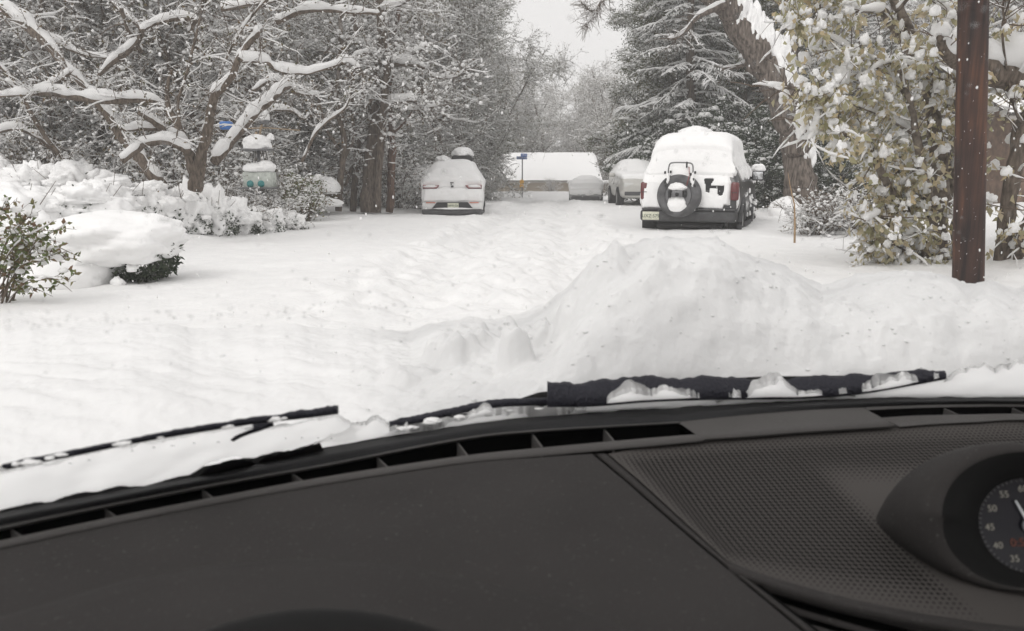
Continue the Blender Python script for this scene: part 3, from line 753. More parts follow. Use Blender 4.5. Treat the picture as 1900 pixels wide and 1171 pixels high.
for ptsw, hh, nn, lo_r, hi_r in (([(20, 872), (240, 827), (480, 788), (620, 771)], .0055, 12, .0012, .0042), ([(1030, 757), (1200, 748), (1400, 743), (1600, 733), (1740, 708)], .037, 0, .005, .013), ([(740, 806), (850, 784), (1000, 767)], .010, 9, .002, .006)):
    for k in range(nn):
        x_ = rng.uniform(ptsw[0][0], ptsw[-1][0]); y_ = np.interp(x_, [q[0] for q in ptsw], [q[1] for q in ptsw]); c_ = glass_at(x_, y_) + n_out * (hh * rng.uniform(.75, 1.15)) - np.array([0, .006, 0]); q = rng.uniform(lo_r, hi_r)
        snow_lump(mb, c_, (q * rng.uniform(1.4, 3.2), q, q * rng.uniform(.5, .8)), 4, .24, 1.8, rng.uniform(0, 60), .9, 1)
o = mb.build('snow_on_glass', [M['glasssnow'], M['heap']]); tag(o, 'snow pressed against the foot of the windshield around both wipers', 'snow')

# drops and specks on the glass
mb = MB(); n_out = np.array([0, RAKE, 1.0]); n_out /= np.linalg.norm(n_out)
dpts = []
for _ in range(620):
    dpts.append((rng.uniform(0, 1900), rng.uniform(0, 700), rng.uniform(.0005, .0014)))
for _ in range(110):                       # the old arc the wiper left
    x = rng.uniform(0, 760); dpts.append((x, 606 - 36 * (x / 760) + rng.normal() * 7 , rng.uniform(.0005, .0013)))
for x, y in ((130, 862), (165, 856), (245, 838), (285, 832), (320, 829), (360, 824), (405, 822), (530, 815), (560, 814), (590, 814), (615, 815)): dpts.append((x, y, .0018))
for _ in range(26): dpts.append((rng.uniform(0, 1900), rng.uniform(0, 420), rng.uniform(.0016, .0030)))
for x, y, r_ in ((928, 611, .0022), (942, 603, .0028), (744, 636, .0018)): dpts.append((x, y, r_))
C = glass_at([q[0] for q in dpts], [q[1] for q in dpts]) + n_out * .001; rr = np.array([d[2] for d in dpts])
tv, tf = ICO[2]
basis = np.array([[1, 0, 0], [0, -n_out[2], n_out[1]], n_out])
v = (tv[None] * np.array([1, 1.15, .45]) * (1 + .3 * rng.normal(size=(len(C), 1, 3)).clip(-1, 1)) * rr[:, None, None]) @ basis + C[:, None, :]
mb.add(v.reshape(-1, 3), (tf[None] + (np.arange(len(C)) * len(tv))[:, None, None]).reshape(-1, 3))
m, nt, N = nodes('melt drop'); o = N('ShaderNodeOutputMaterial'); t = N('ShaderNodeBsdfTransparent'); df = N('ShaderNodeBsdfDiffuse'); df.inputs[0].default_value = (.42, .42, .42, 1)
tl = N('ShaderNodeBsdfTranslucent'); tl.inputs[0].default_value = (.42, .42, .42, 1); ad = N('ShaderNodeMixShader'); ad.inputs[0].default_value = .5
link(nt, df.outputs[0], ad.inputs[1]); link(nt, tl.outputs[0], ad.inputs[2])
mx = N('ShaderNodeMixShader'); mx.inputs[0].default_value = .21; link(nt, t.outputs[0], mx.inputs[1]); link(nt, ad.outputs[0], mx.inputs[2]); link(nt, mx.outputs[0], o.inputs[0])
dr = mb.build('melt_drops', m, car); tag(dr, kind='stuff')

# snow lying on the hood, scraped into a heap on the passenger side
sil = [(-500, 640), (-200, 640), (0, 640), (200, 625), (400, 628), (560, 622), (640, 622), (700, 632), (760, 634), (800, 622), (850, 612), (920, 606), (960, 600), (1010, 578), (1050, 545), (1100, 492), (1130, 466), (1180, 455), (1230, 446), (1330, 450), (1370, 472), (1420, 496), (1480, 518), (1525, 545), (1545, 538), (1580, 530), (1640, 517), (1720, 513), (1770, 524), (1800, 536), (1830, 528), (1860, 538), (1885, 548), (1910, 534), (2000, 520), (2200, 535), (2500, 560)]
def heap():
    ns, nr = 620, 210
    pxs = np.linspace(-480, 2480, ns)
    ysil = np.interp(pxs, [p[0] for p in sil], [p[1] for p in sil]) + (1 - sstep(700, 900, pxs)) * 9 * fbm(pxs / 130., pxs * 0 + 2.2, 0, 3, .5) + 3.0 * fbm(pxs / 40., pxs * 0 + .4, 0, 4, .55)
    Yc = np.interp(pxs, [-480, 300, 700, 1000, 1200, 1500, 1800, 2480], [1.5, 1.55, 1.60, 1.40, 1.36, 1.37, 1.40, 1.3])
    crest = np.array([at(a, b, c) for a, b, c in zip(pxs, ysil, Yc)])
    X0 = crest[:, 0] / crest[:, 1]                     # lateral direction of each column in plan
    # foot of every column, just outside the glass
    P = np.zeros((nr, ns, 3))
    for i in range(ns):
        k = X0[i]
        lo, hi = .2, 2.0
        for _ in range(30):
            m_ = (lo + hi) / 2
            if m_ < Yb(k * m_): lo = m_
            else: hi = m_
        y0 = lo + .015; yc = crest[i, 1]; zc = crest[i, 2]
        px = pxs[i]
        zf = np.interp(px, [-480, 600, 900, 1000, 1300, 1600, 1750, 1900], [.715, .718, .725, .742, .748, .744, .738, .732])
        t = np.linspace(0, 1, 150)
        heapn = np.interp(px, [-480, 640, 800, 1050, 1150], [0, 0, .25, .8, 1.0])
        prof = (1 - heapn) * t ** 1.1 + heapn * (1 - (1 - t) ** 2.3)
        y = y0 + (yc - y0) * t; z = zf + (zc - zf) * prof
        t2 = np.linspace(0, 1, nr - 150 + 1)[1:]
        y2 = yc + t2 * (2.30 - yc); z2 = zc - (zc - .02) * (1 - np.sqrt(np.clip(1 - t2 ** 3, 0, 1))) - .06 * t2
        Y_ = np.concatenate([y, y2]); Z_ = np.concatenate([z, z2])
        P[:, i, 0] = k * Y_; P[:, i, 1] = Y_; P[:, i, 2] = Z_
    X, Y, Z = P[..., 0], P[..., 1], P[..., 2]
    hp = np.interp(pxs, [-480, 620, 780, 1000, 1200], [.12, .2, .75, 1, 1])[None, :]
    t = np.concatenate([np.linspace(0, 1, 150), np.ones(nr - 150)])[:, None]
    env = np.sin(np.pi * np.clip(t, 0, 1) * .96) * .9 + .06
    n1 = fbm(X * 3.2 + 4, Y * 3.6, 2.1, 5, .52); n2 = np.abs(fbm(X * 7, Y * 7, 8.1, 4, .55)); n3 = fbm(X * 22, Y * 22, 5.5, 4, .6)
    P[..., 2] += env * hp * (.024 * n1 - .012 * n2 + .012) + .0042 * n3 * (.4 + hp) * (env > .08)
    P[..., 1] += env * hp * .02 * fbm(X * 5, Z * 6, 3.3, 4)
    # wavy wind crests on the thin cover of the driver's side
    P[..., 2] += (1 - hp) * env * (.020 * fbm(X * 2.2 - 1, Y * 5.5 + X * 2, 6.6, 4) + .010 * np.abs(fbm(X * 1.6 + 3, Y * 8 + X * 3, 1.6, 3)) )
    # three lumps standing against the glass in the middle
    for cx_, cy_, rx_, h_, Yd in ((845, 650, 75, .030, 1.36), (952, 668, 46, .052, 1.22), (992, 622, 26, .022, 1.32), (1075, 640, 60, .03, 1.3), (760, 690, 70, .016, 1.25)):
        c = at(cx_, cy_, Yd); s = rx_ / FPX * Yd
        d = np.sqrt(((X - c[0]) / s) ** 2 + ((Y - c[1]) / (s * 1.1)) ** 2)
        d = d * (1 + .35 * fbm(X * 11, Y * 11, cx_, 4))
        P[..., 2] += h_ * (1 - sstep(.6, 1.1, d)) * (1 + .35 * n3)
    # the foot never pokes through the glass
    lim = Yb(P[..., 0]) + .01 - (P[..., 2] - ZB) / RAKE
    P[..., 1] = np.maximum(P[..., 1], lim)
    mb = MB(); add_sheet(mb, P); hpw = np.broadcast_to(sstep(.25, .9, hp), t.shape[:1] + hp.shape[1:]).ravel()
    ii = rng.integers(4, 150, 420); jj = rng.integers(230, 610, 420); cl = P[ii, jj]; nb_ = mb.n
    blobs(mb, cl, .0012 + .0022 * rng.random(420) ** 3, ICO[1], 0, (1.2, 1.2, .6), .5); hpw = np.concatenate([hpw, np.ones(mb.n - nb_)])
    o = mb.build('snow_heap', M['heap']); at_ = o.data.attributes.new('heap_shade', 'FLOAT', 'POINT'); at_.data.foreach_set('value', hpw.astype(np.float32)); tag(o, 'snow lying on the hood, scraped into a tall heap on the passenger side', 'snow')
heap()
# ------------------------------------------------------------------ vehicles
M['carwhite'] = simple('white car paint', (.74, .74, .73), .35, .5, coat=.4)
M['carsilver'] = simple('silver car paint', (.50, .49, .46), .35, .5, metal=.15, coat=.4)
M['cargrey'] = simple('grey car paint', (.30, .30, .30), .35, .5, coat=.4)
M['carblack'] = simple('black car paint', (.022, .022, .024), .3, .5, coat=.5, noise=.5, nscale=6, col2=(.05, .05, .052))
M['trim'] = simple('unpainted bumper plastic', (.035, .035, .036), .7, .3, noise=.6, nscale=9, col2=(.085, .085, .088))
M['redlamp'] = simple('red lamp glass', (.125, .024, .026), .2, .5, coat=.4)
M['reddim'] = simple('frosted red lamp glass', (.42, .20, .20), .4, .4)
M['reflector'] = simple('red reflector', (.55, .18, .12), .3, .5)
M['lampglass'] = simple('pale lamp glass', (.6, .6, .58), .15, .5)
M['plate'] = simple('number plate', (.62, .62, .50), .5, .3, noise=.15, nscale=60)
M['platetext'] = simple('plate lettering green', (.05, .09, .06), .6, .3)
M['alloy'] = simple('alloy rim', (.42, .42, .42), .4, .5, metal=.5)
M['steel'] = simple('grey steel tube', (.16, .16, .165), .4, .5, metal=.4)

def half_ring(B, zb, belt, T, Rr, n=18):
    T = max(T, belt + .01); hh = T - belt
    pts = [(0, zb), (B * .86, zb), (B * .97, zb + .10), (B, (zb + belt) / 2), (B * .985, belt - .06), (B * .97, belt)]
    r = Rr if hh > .12 else B * .97 + (Rr - B * .97) * hh / .12
    k = min(.16, hh * .6)
    pts += [(r + (B * .97 - r) * .25, belt + hh * .6), (r, T - k * .6), (r - k * .8, T - k * .08), (r * .45, T + .012), (0, T + .018)]
    p = np.array(pts)
    for _ in range(1):
        q = [p[0]]
        for a, b in zip(p[:-1], p[1:]): q += [a * .78 + b * .22, a * .22 + b * .78]
        q.append(p[-1]); p = np.array(q)
    return p

def car_surface(st, ny=64):
    """st rows: y, zb, B, belt, T, R -> grid (rows along the car, ring) including closed ends"""
    st = np.array(st, float)
    ys = np.unique(np.concatenate([np.linspace(st[0, 0], st[-1, 0], ny), st[:, 0]]))
    rings = []
    for y in ys:
        v = [np.interp(y, st[:, 0], st[:, k]) for k in range(1, 6)]
        h = half_ring(v[1], v[0], v[2], v[3], v[4])
        full = np.concatenate([h, h[-2:0:-1] * [-1, 1]])
        rings.append(np.column_stack([full[:, 0], np.full(len(full), y), full[:, 1]]))
    def cap(r, back):
        c = r.mean(0); out = []
        for s in (.97, .85, .6, .3, .02):
            q = c + (r - c) * s; q[:, 1] = r[:, 1] + (-.012 if back else .012) * (1 - s ** 4) * 3; out.append(q)
        return out
    rings = cap(rings[0], True)[::-1] + rings + cap(rings[-1], False)
    return np.array(rings)

def grid_normals(P):
    du = np.gradient(P, axis=0); dv = np.roll(P, -1, 1) - np.roll(P, 1, 1)
    n = np.cross(du, dv); n /= np.linalg.norm(n, axis=2, keepdims=True) + 1e-9
    c = P.mean(1, keepdims=True)
    s = np.sign((n * (P - c)).sum(2).sum()); return n * s

def ring_obj(P, name, mat, parent, sub=1):
    mb = MB(); mb.add(P.reshape(-1, 3), grid_faces(P.shape[0], P.shape[1], True))
    return mb.build(name, mat, parent, sub=sub)

def snow_skin(P, thick, parent, seed, refine=3, name='snow_cover', mat=None):
    """thick(x,y,z,n,noise) metres; negative = bare there"""
    k = P.shape[0]; t = np.linspace(0, k - 1, (k - 1) * 2 + 1); i = np.minimum(t.astype(int), k - 2); u = (t - i)[:, None, None]
    Q = P[i] * (1 - u) + P[i + 1] * u
    kk = Q.shape[1]; t = np.arange(kk * refine) / refine; i = t.astype(int); u = (t - i)[None, :, None]
    Q = Q[:, i] * (1 - u) + Q[:, (i + 1) % kk] * u
    n = grid_normals(Q)
    nz = fbm(Q[..., 0] * 3 + seed, Q[..., 1] * 3, Q[..., 2] * 3 + seed, 4)
    th = thick(Q[..., 0], Q[..., 1], Q[..., 2], n, nz)
    for _ in range(2): th = (th + np.roll(th, 1, 1) + np.roll(th, -1, 1)) / 3
    S = Q + n * th[..., None]
    return ring_obj(S, name, mat or M['snow'], parent, 0)

def patch(P, i0, i1, j0, j1, off, name, mat, parent):
    n = grid_normals(P); Q = (P + n * off)[i0:i1, j0:j1]
    mb = MB(); add_sheet(mb, Q); return mb.build(name, mat, parent)

def wheel(parent, x, y, r=.34, wd=.22, zc=.14, rim=True):
    mb = MB(); s = 1 if x > 0 else -1
    lathe(mb, [(r * .6, -wd / 2), (r * .93, -wd / 2), (r, -wd * .32), (r, wd * .32), (r * .93, wd / 2), (r * .6, wd / 2)], (x, y, zc), 'x', 28)
    wo = mb.build('wheel', M['tyre'], parent)
    if rim:
        mb = MB(); lathe(mb, [(.001, s * wd * .36), (r * .2, s * wd * .40), (r * .3, s * wd * .30), (r * .52, s * wd * .36), (r * .62, s * wd * .46)], (x, y, zc), 'x', 20)
        mb.build('rim', M['alloy'], wo)
    return wo

def plate_obj(parent, s, c, w_=.305, h_=.15, ry=0.0, yaw=0.0):
    mb = MB(); box(mb, c, (w_, .012, h_), None, 0, .006); p = mb.build('license_plate', M['plate'], parent)
    text('lettering', s, h_ * .56, M['platetext'], p, (c[0], c[1] - .0085, c[2] - .004), (R(90), 0, 0), .0006)
    return p

# ---- black sport utility vehicle in front
def suv():
    c = at(1277, 400, 14.7)
    t = thing('parked_suv', 'black off-road vehicle with snowy roof and a spare wheel on its tailgate', 'suv', (c[0], c[1], -.02), R(-20.5))
    st = [(0, .26, .86, .86, .875, .80), (.05, .24, .89, .88, 1.02, .78), (.12, .22, .90, .90, 1.22, .735), (.22, .21, .90, .91, 1.45, .68), (.33, .20, .90, .92, 1.58, .635), (.5, .20, .90, .92, 1.64, .62),
          (1.3, .15, .90, .92, 1.67, .62), (2.2, .15, .90, .92, 1.66, .62), (2.5, .15, .90, .92, 1.62, .62), (3.1, .15, .90, .92, 1.08, .72), (3.25, .15, .90, .90, 1.0, .75), (3.9, .15, .89, .86, .93, .76), (4.15, .18, .86, .76, .82, .76), (4.25, .22, .80, .70, .73, .7)]
    P = car_surface(st); ring_obj(P, 'body', M['carblack'], t)
    def th(x, y, z, n, nz):
        a = np.zeros_like(x)
        roof = sstep(.3, .9, n[..., 2])
        a = .035 + .10 * roof + .012 * nz
        a = a + .03 * sstep(1.1, 1.6, z) * (1 - roof)
        # bare lower body; ragged streaks down the flanks
        side = sstep(.6, .9, np.abs(n[..., 0]))
        low = .40 + .03 * nz
        streak = .9 + .35 * vnoise(y * 5.5 + 2, z * .6 + 4, 1.0) + .35 * sstep(2.3, .4, y) * 0
        cut = np.where(side > .5, np.where(x > 0, 1.02 + .28 * vnoise(y * 4.7 + 3, z * .5, .3), .95 + .2 * nz), low)
        a = np.where(z < cut, -.03, a)
        a = np.where((y < .075) & (z < .99) & (np.abs(x) < .84), -.03, a)
        gap = (np.abs(vnoise(y * 3.1 + 1.7, z * .35 + 8, 2.0)) < .16) & (side > .5) & (z < 1.5)
        a = np.where(gap & (x > 0), -.03, a)
        return a
    snow_skin(P, th, t, 2.3)
    # roof lump at the back of the roof rack
    mb = MB(); snow_lump(mb, (-.12, 1.6, 1.80), (.34, .5, .13), 4, .2, 1.7, 3.1); mb.build('roof_snow', M['snow'], t)
    # side windows (right flank) where the snow slid off
    nst = P.shape[0]
    for y0, y1 in ((.45, 1.25), (1.4, 2.2), (2.3, 2.9)):
        ii = [k for k in range(nst) if y0 <= P[k, 0, 1] <= y1 and 5 < k < nst - 6]
        patch(P, ii[0], ii[-1], 12, 15, .004, 'side_window', M['glassdark'], t)
    # bumper and lower tail
    mb = MB(); box(mb, (0, -.03, .275), (1.74, .16, .22), None, 0, .07); mb.build('bumper', M['trim'], t)
    mb = MB(); box(mb, (0, -.10, .395), (1.66, .06, .03), None, 0, .012); mb.build('bumper_step', M['trim'], t)
    mb = MB(); box(mb, (0, .3, .09), (1.2, .5, .10), None, 0, .04); tube(mb, [(-.2, -.05, .10), (.25, -.05, .09)], .03); tube(mb, [(.35, .12, .08), (.5, -.03, .07)], .035); mb.build('undercarriage', M['black'], t)
    # snow on the tailgate, lower half
    mb = MB(); nx, nz_ = 90, 60
    xs = np.linspace(-.85, .73, nx); zs = np.linspace(0, 1, nz_)
    X, V = np.meshgrid(xs, zs); bot = np.where(X > .62, .47, .40) + .012 * fbm(X * 9, X * 0 + .3, 1, 3)
    Z = bot + (1.06 - bot) * V
    yb_ = np.interp(Z, [.2, .875, 1.02, 1.22], [-.03, -.02, .05, .12])
    Y = yb_ - (.045 + .02 * np.sin(np.pi * np.clip(V * 1.1, 0, 1))) * (1 - V ** 4) - .012 * fbm(X * 4, Z * 4, 5.1, 4)
    edge = np.minimum(np.minimum((X + .85) / .05, (.73 - X - .07 * np.abs(Z - .72)) / .05), (V) / .05); Y += .06 * (1 - np.sqrt(np.clip(edge, 0, 1)))
    # bare places round the door handle
    hole = (((X > .27) & (X < .42) & (Z > .80) & (Z < .94) & (X - .27 > (.94 - Z) * .18) & (.42 - X > (.94 - Z) * .35)) | ((X > .30) & (X < .62) & (Z > .775) & (Z < .815)) | ((X > .30) & (X < .37) & (Z > .70) & (Z < .83)) | ((((X - .555) / .055) ** 2 + ((Z - .72) / .075) ** 2) < 1) | ((X > .50) & (X < .61) & (Z > .72) & (Z < .80)))
    Y = np.where(hole, yb_ + .03, Y)
    add_sheet(mb, np.stack([X, Y, Z], -1)); mb.build('tailgate_snow', M['snow'], t)
    mb = MB(); box(mb, (.45, -.03, .79), (.38, .03, .10), None, 0, .012); box(mb, (.345, -.03, .86), (.17, .03, .16), None, 0, .02); box(mb, (.555, -.03, .73), (.12, .03, .18), None, 0, .02); mb.build('door_handle', M['black'], t)
    # lamps
    for s in (-1, 1):
        mb = MB(); box(mb, (s * .805, .0, .72), (.15, .17, .33), None, 0, .05); lp = mb.build('tail_light', M['redlamp'], t)
        mb = MB(); box(mb, (s * .80, -.084, .70), (.10, .02, .012), None, 0, .005); mb.build('lamp_divider', M['black'], lp)
    plate_obj(t, 'UXZ·579', (-.66, -.125, .27))
    # spare wheel in its cover
    sw = bpy.data.objects.new('spare_wheel', None); COL.objects.link(sw); sw.parent = t
    cx, cz = -.155, .645
    mb = MB(); lathe(mb, [(.30, -.02), (.375, -.02), (.395, -.06), (.392, -.16), (.372, -.21), (.33, -.235), (.27, -.232), (.235, -.20)], (cx, -.03, cz), 'y', 44); mb.build('tyre', simple('snow-dusted tyre', (.045, .045, .046), .8, .3, noise=.5, nscale=7, col2=(.15, .15, .155)), sw)
    mb = MB(); lathe(mb, [(.236, -.20), (.232, -.215), (.215, -.218), (.12, -.20), (.002, -.20)], (cx, -.03, cz), 'y', 40); mb.build('rim', M['steel'], sw)
    mb = MB(); snow_lump(mb, (cx - .02, -.235, cz - .16), (.17, .06, .15), 4, .12, 2.0, 7.0, .9); snow_lump(mb, (cx - .02, -.24, cz + .15), (.16, .05, .075), 4, .15, 2, 8.2, .9)
    mb.build('wheel_snow', M['snow'], sw)
    # bicycle rack folded on the spare wheel
    rk = bpy.data.objects.new('bike_rack', None); COL.objects.link(rk); rk.parent = t
    mb = MB(); fr = [(-.345, -.25, .86), (-.345, -.25, 1.05), (-.335, -.24, 1.17), (-.30, -.24, 1.215), (-.2, -.24, 1.225), (-.02, -.24, 1.22), (.055, -.24, 1.205), (.085, -.24, 1.15), (.09, -.25, 1.0), (.09, -.25, .86)]
    tube(mb, smooth_path(fr, 44), .0125, 8); mb.build('rack_frame', M['steel'], rk)
    for x_, z_ in ((-.40, 1.05), (-.30, 1.06), (-.37, .93), (-.40, .88), (-.38, .82), (.13, 1.05), (.055, 1.02), (.10, .93), (.06, .85), (.13, .82)): mb = MB(); box(mb, (x_, -.26, z_), (.035, .04, .05), None, 0, .014); mb.build('clamp', M['black'], rk)
    mb = MB(); box(mb, (-.02, -.27, 1.185), (.028, .03, .11), None, 0, .01); mb.build('clamp', M['black'], rk)
    mb = MB(); tube(mb, [(.02, -.27, 1.15), (.03, -.275, 1.0), (-.01, -.27, .82)], .007, 6); mb.build('strap', simple('red strap', (.30, .08, .08), .7), rk)
    mb = MB(); box(mb, (-.135, -.22, 1.02), (.34, .03, .28), None, 0, .03); snow_lump(mb, (-.35, -.25, .94), (.035, .03, .12), 3, .25, 3, 1, .9); snow_lump(mb, (.085, -.25, .92), (.035, .03, .14), 3, .25, 3, 2, .9); mb.build('rack_snow', M['snow'], rk)
    mb = MB(); box(mb, (-.17, -.275, cz + .03), (.20, .06, .12), None, 0, .02); mb.build('rack_mount', M['steel'], rk)
    mb = MB(); lathe(mb, [(.001, -.04), (.03, -.038), (.035, 0)], (-.17, -.30, cz + .02), 'y', 18); mb.build('mount_knob', M['black'], rk)
    for s in (-1, 1):
        mb = MB(); box(mb, (-.17 + s * .135, -.27, cz + .03), (.05, .05, .14), None, 0, .015); mb.build('rack_arm', M['black'], rk)
    # wheels, mirror, flank snow
    for x_, y_ in ((-.78, .62), (.80, .62), (-.78, 3.3), (.80, 3.3)): wheel(t, x_, y_, .35, .24, .13)
    for x_, y_ in ((.83, .62), (.83, 3.3)):
        mb = MB(); th_ = np.linspace(R(-10), R(190), 24); ar = np.array([[x_ + .06, y_ + .43 * math.cos(a), .13 + .43 * math.sin(a)] for a in th_]); tube(mb, ar, .045, 8); mb.build('wheel_arch', M['trim'], t)
    mb = MB(); tube(mb, [(.86, .75, .02), (.90, 1.3, .06), (.90, 2.3, .06), (.86, 2.9, .04)], .05, 8); mb.build('side_step', M['trim'], t)
    mi = bpy.data.objects.new('mirror', None); COL.objects.link(mi); mi.parent = t
    mb = MB(); box(mb, (1.01, 2.62, .985), (.24, .10, .21), None, 0, .05); tube(mb, [(.85, 2.66, .93), (.95, 2.64, .95)], .03, 6); mb.build('housing', M['black'], mi)
    mb = MB(); box(mb, (1.01, 2.565, .985), (.19, .012, .155), None, 0, .02); mb.build('mirror_glass', simple('mirror glass', (.62, .63, .64), .06, .5, metal=.8), mi)
    mb = MB(); snow_lump(mb, (1.01, 2.64, 1.13), (.14, .10, .09), 4, .15, 2, 4.4, .6); mb.build('mirror_snow', M['snow'], mi)
    mb = MB()
    for k in range(14):
        y_ = rng.uniform(.9, 3.0); z_ = rng.uniform(.2, .8); snow_lump(mb, (.905, y_, z_), (.02, rng.uniform(.05, .16), rng.uniform(.02, .07)), 2, .35, 3, k)
    for k in range(6): snow_lump(mb, (.92, 3.3 + .34 * math.cos(k), .13 + .3 * abs(math.sin(k * 1.7))), (.05, .05, .05), 2, .3, 3, k)
    tag(mb.build('flank_snow', M['snow'], t), kind='stuff')
    for s in (-1, 1):
        mb = MB(); box(mb, (s * .64, 4.2, .66), (.3, .1, .15), None, 0, .05); mb.build('headlight', M['lampglass'], t)
suv()

# ---- white hatchback on the left
def hatch():
    c = at(840, 398, 22.2)
    t = thing('parked_car', 'white hatchback buried in snow with a roof box, seen from behind', 'car', (c[0], c[1], c[2] + .0), R(1.5))
    st = [(0, .06, .82, .68, .70, .7), (.04, .05, .85, .76, .86, .74), (.12, .05, .86, .82, .98, .70), (.35, .05, .865, .84, 1.14, .63), (.62, .05, .865, .85, 1.28, .56), (.9, .05, .865, .85, 1.36, .53), (1.6, .05, .865, .85, 1.40, .53), (2.3, .05, .865, .85, 1.37, .54), (3.0, .05, .865, .84, .98, .64), (3.3, .05, .86, .82, .9, .68), (4.1, .06, .84, .70, .76, .7), (4.3, .1, .78, .6, .64, .66)]
    P = car_surface(st); ring_obj(P, 'body', M['carwhite'], t)
    def th(x, y, z, n, nz):
        a = .03 + .08 * sstep(.3, .9, n[..., 2]) + .014 * nz + .02 * sstep(.85, 1.1, z)
        a = np.where(z < .30 + .02 * nz, -.03, a)
        a = np.where((z < .36) & (y < .06), -.03, a)
        lamp = (y < .1) & (z > .70) & (z < .82) & (np.abs(x) > .37) & (np.abs(x) < .78)
        a = np.where(lamp, -.02, a)
        side = sstep(.7, .95, np.abs(n[..., 0])); a = np.where((side > .5) & (z < .74 + .12 * nz), -.02, a)
        return a
    snow_skin(P, th, t, 6.1)
    # tail snow slab between lamps and bumper
    nx, nz_ = 80, 30; X, V = np.meshgrid(np.linspace(-.80, .80, nx), np.linspace(0, 1, nz_))
    bot = .345 + .008 * fbm(X * 8, X * 0, 2, 3); Z = bot + (.70 - bot) * V
    Y = -.05 - .045 * np.sin(np.pi * np.clip(V * .9 + .1, 0, 1)) - .010 * fbm(X * 5, Z * 5, 3, 4); e_ = np.minimum(np.minimum((X + .8) / .06, (.8 - X) / .06), V / .12); Y += .05 * (1 - np.sqrt(np.clip(e_, 0, 1)))
    mb = MB(); add_sheet(mb, np.stack([X, Y, Z], -1)); mb.build('tailgate_snow', M['snow'], t)
    mb = MB(); box(mb, (0, -.02, .22), (1.68, .14, .24), None, 0, .07); mb.build('bumper', M['carwhite'], t)
    mb = MB(); box(mb, (0, -.06, .07), (1.66, .16, .16), None, 0, .06); mb.build('bumper_skirt', M['trim'], t)
    mb = MB(); q = [(-.42, .335), (.42, .335), (.56, .165), (-.56, .165)]
    v = [(a, -.112, b) for a, b in q] + [(a, -.03, b) for a, b in q]
    mb.add(v, [[0, 1, 2, 3], [0, 4, 5, 1], [1, 5, 6, 2], [2, 6, 7, 3], [3, 7, 4, 0]]); mb.build('diffuser', M['black'], t, smooth=False)
    plate_obj(t, 'HMR·J24', (.02, -.122, .245), .30, .14)
    mb = MB(); snow_lump(mb, (0, -.12, .165), (.5, .05, .028), 3, .3, 2, 2.2, .9); mb.build('bumper_snow', M['snow'], t)
    for s in (-1, 1):
        mb = MB(); box(mb, (s * .59, -.095, .325), (.26, .02, .028), None, 0, .009); mb.build('reflector', M['reflector'], t)
        lt = bpy.data.objects.new('tail_light', None); COL.objects.link(lt); lt.parent = t
        mb = MB(); q = [(.36, .79), (.80, .80), (.80, .70), (.43, .70)]; v = [(s * a, .012, b) for a, b in q] + [(s * a, -.05, b) for a, b in q]
        mb.add(v, [[4, 5, 6, 7], [0, 1, 5, 4], [1, 2, 6, 5], [2, 3, 7, 6], [3, 0, 4, 7]]); mb.build('lamp_glass', M['reddim'], lt, smooth=False)
        mb = MB(); tube(mb, [(s * .79, -.055, .79), (s * .80, -.055, .705), (s * .43, -.055, .705), (s * .36, -.055, .79)], .011, 6); mb.build('lamp_rim', simple('dark red lamp edge', (.11, .025, .03), .4), lt)
        mb = MB(); snow_lump(mb, (s * .60, -.055, .765), (.17, .03, .035), 3, .3, 2.5, 5 + s, .9); mb.build('lamp_snow', M['snow'], lt)
    mb = MB(); box(mb, (0, -.06, .76), (.07, .02, .05), None, 0, .01); box(mb, (-.01, -.05, .86), (.10, .02, .03), None, 0, .01); box(mb, (-.03, -.05, .82), (.03, .02, .04), None, 0, .01); mb.build('emblem', M['trim'], t)
    for x_, y_ in ((-.76, .7), (.76, .7), (-.76, 3.3), (.76, 3.3)): wheel(t, x_, y_, .33, .22, .02)
    # roof box with its loaf of snow, and the lump beside it
    rb = bpy.data.objects.new('roof_box', None); COL.objects.link(rb); rb.parent = t
    mb = MB(); box(mb, (.23, 1.75, 1.50), (.60, 1.7, .24), None, 0, .11); mb.build('box_shell', M['black'], rb)
    mb = MB(); snow_lump(mb, (.23, 1.75, 1.66), (.33, .88, .20), 5, .07, 1.5, 4.2, .25); mb.build('box_snow', M['snow'], rb)
    mb = MB(); snow_lump(mb, (-.28, 1.2, 1.47), (.25, .5, .15), 4, .22, 1.6, 8.8, .5); mb.build('roof_snow', M['snow'], t)
hatch()

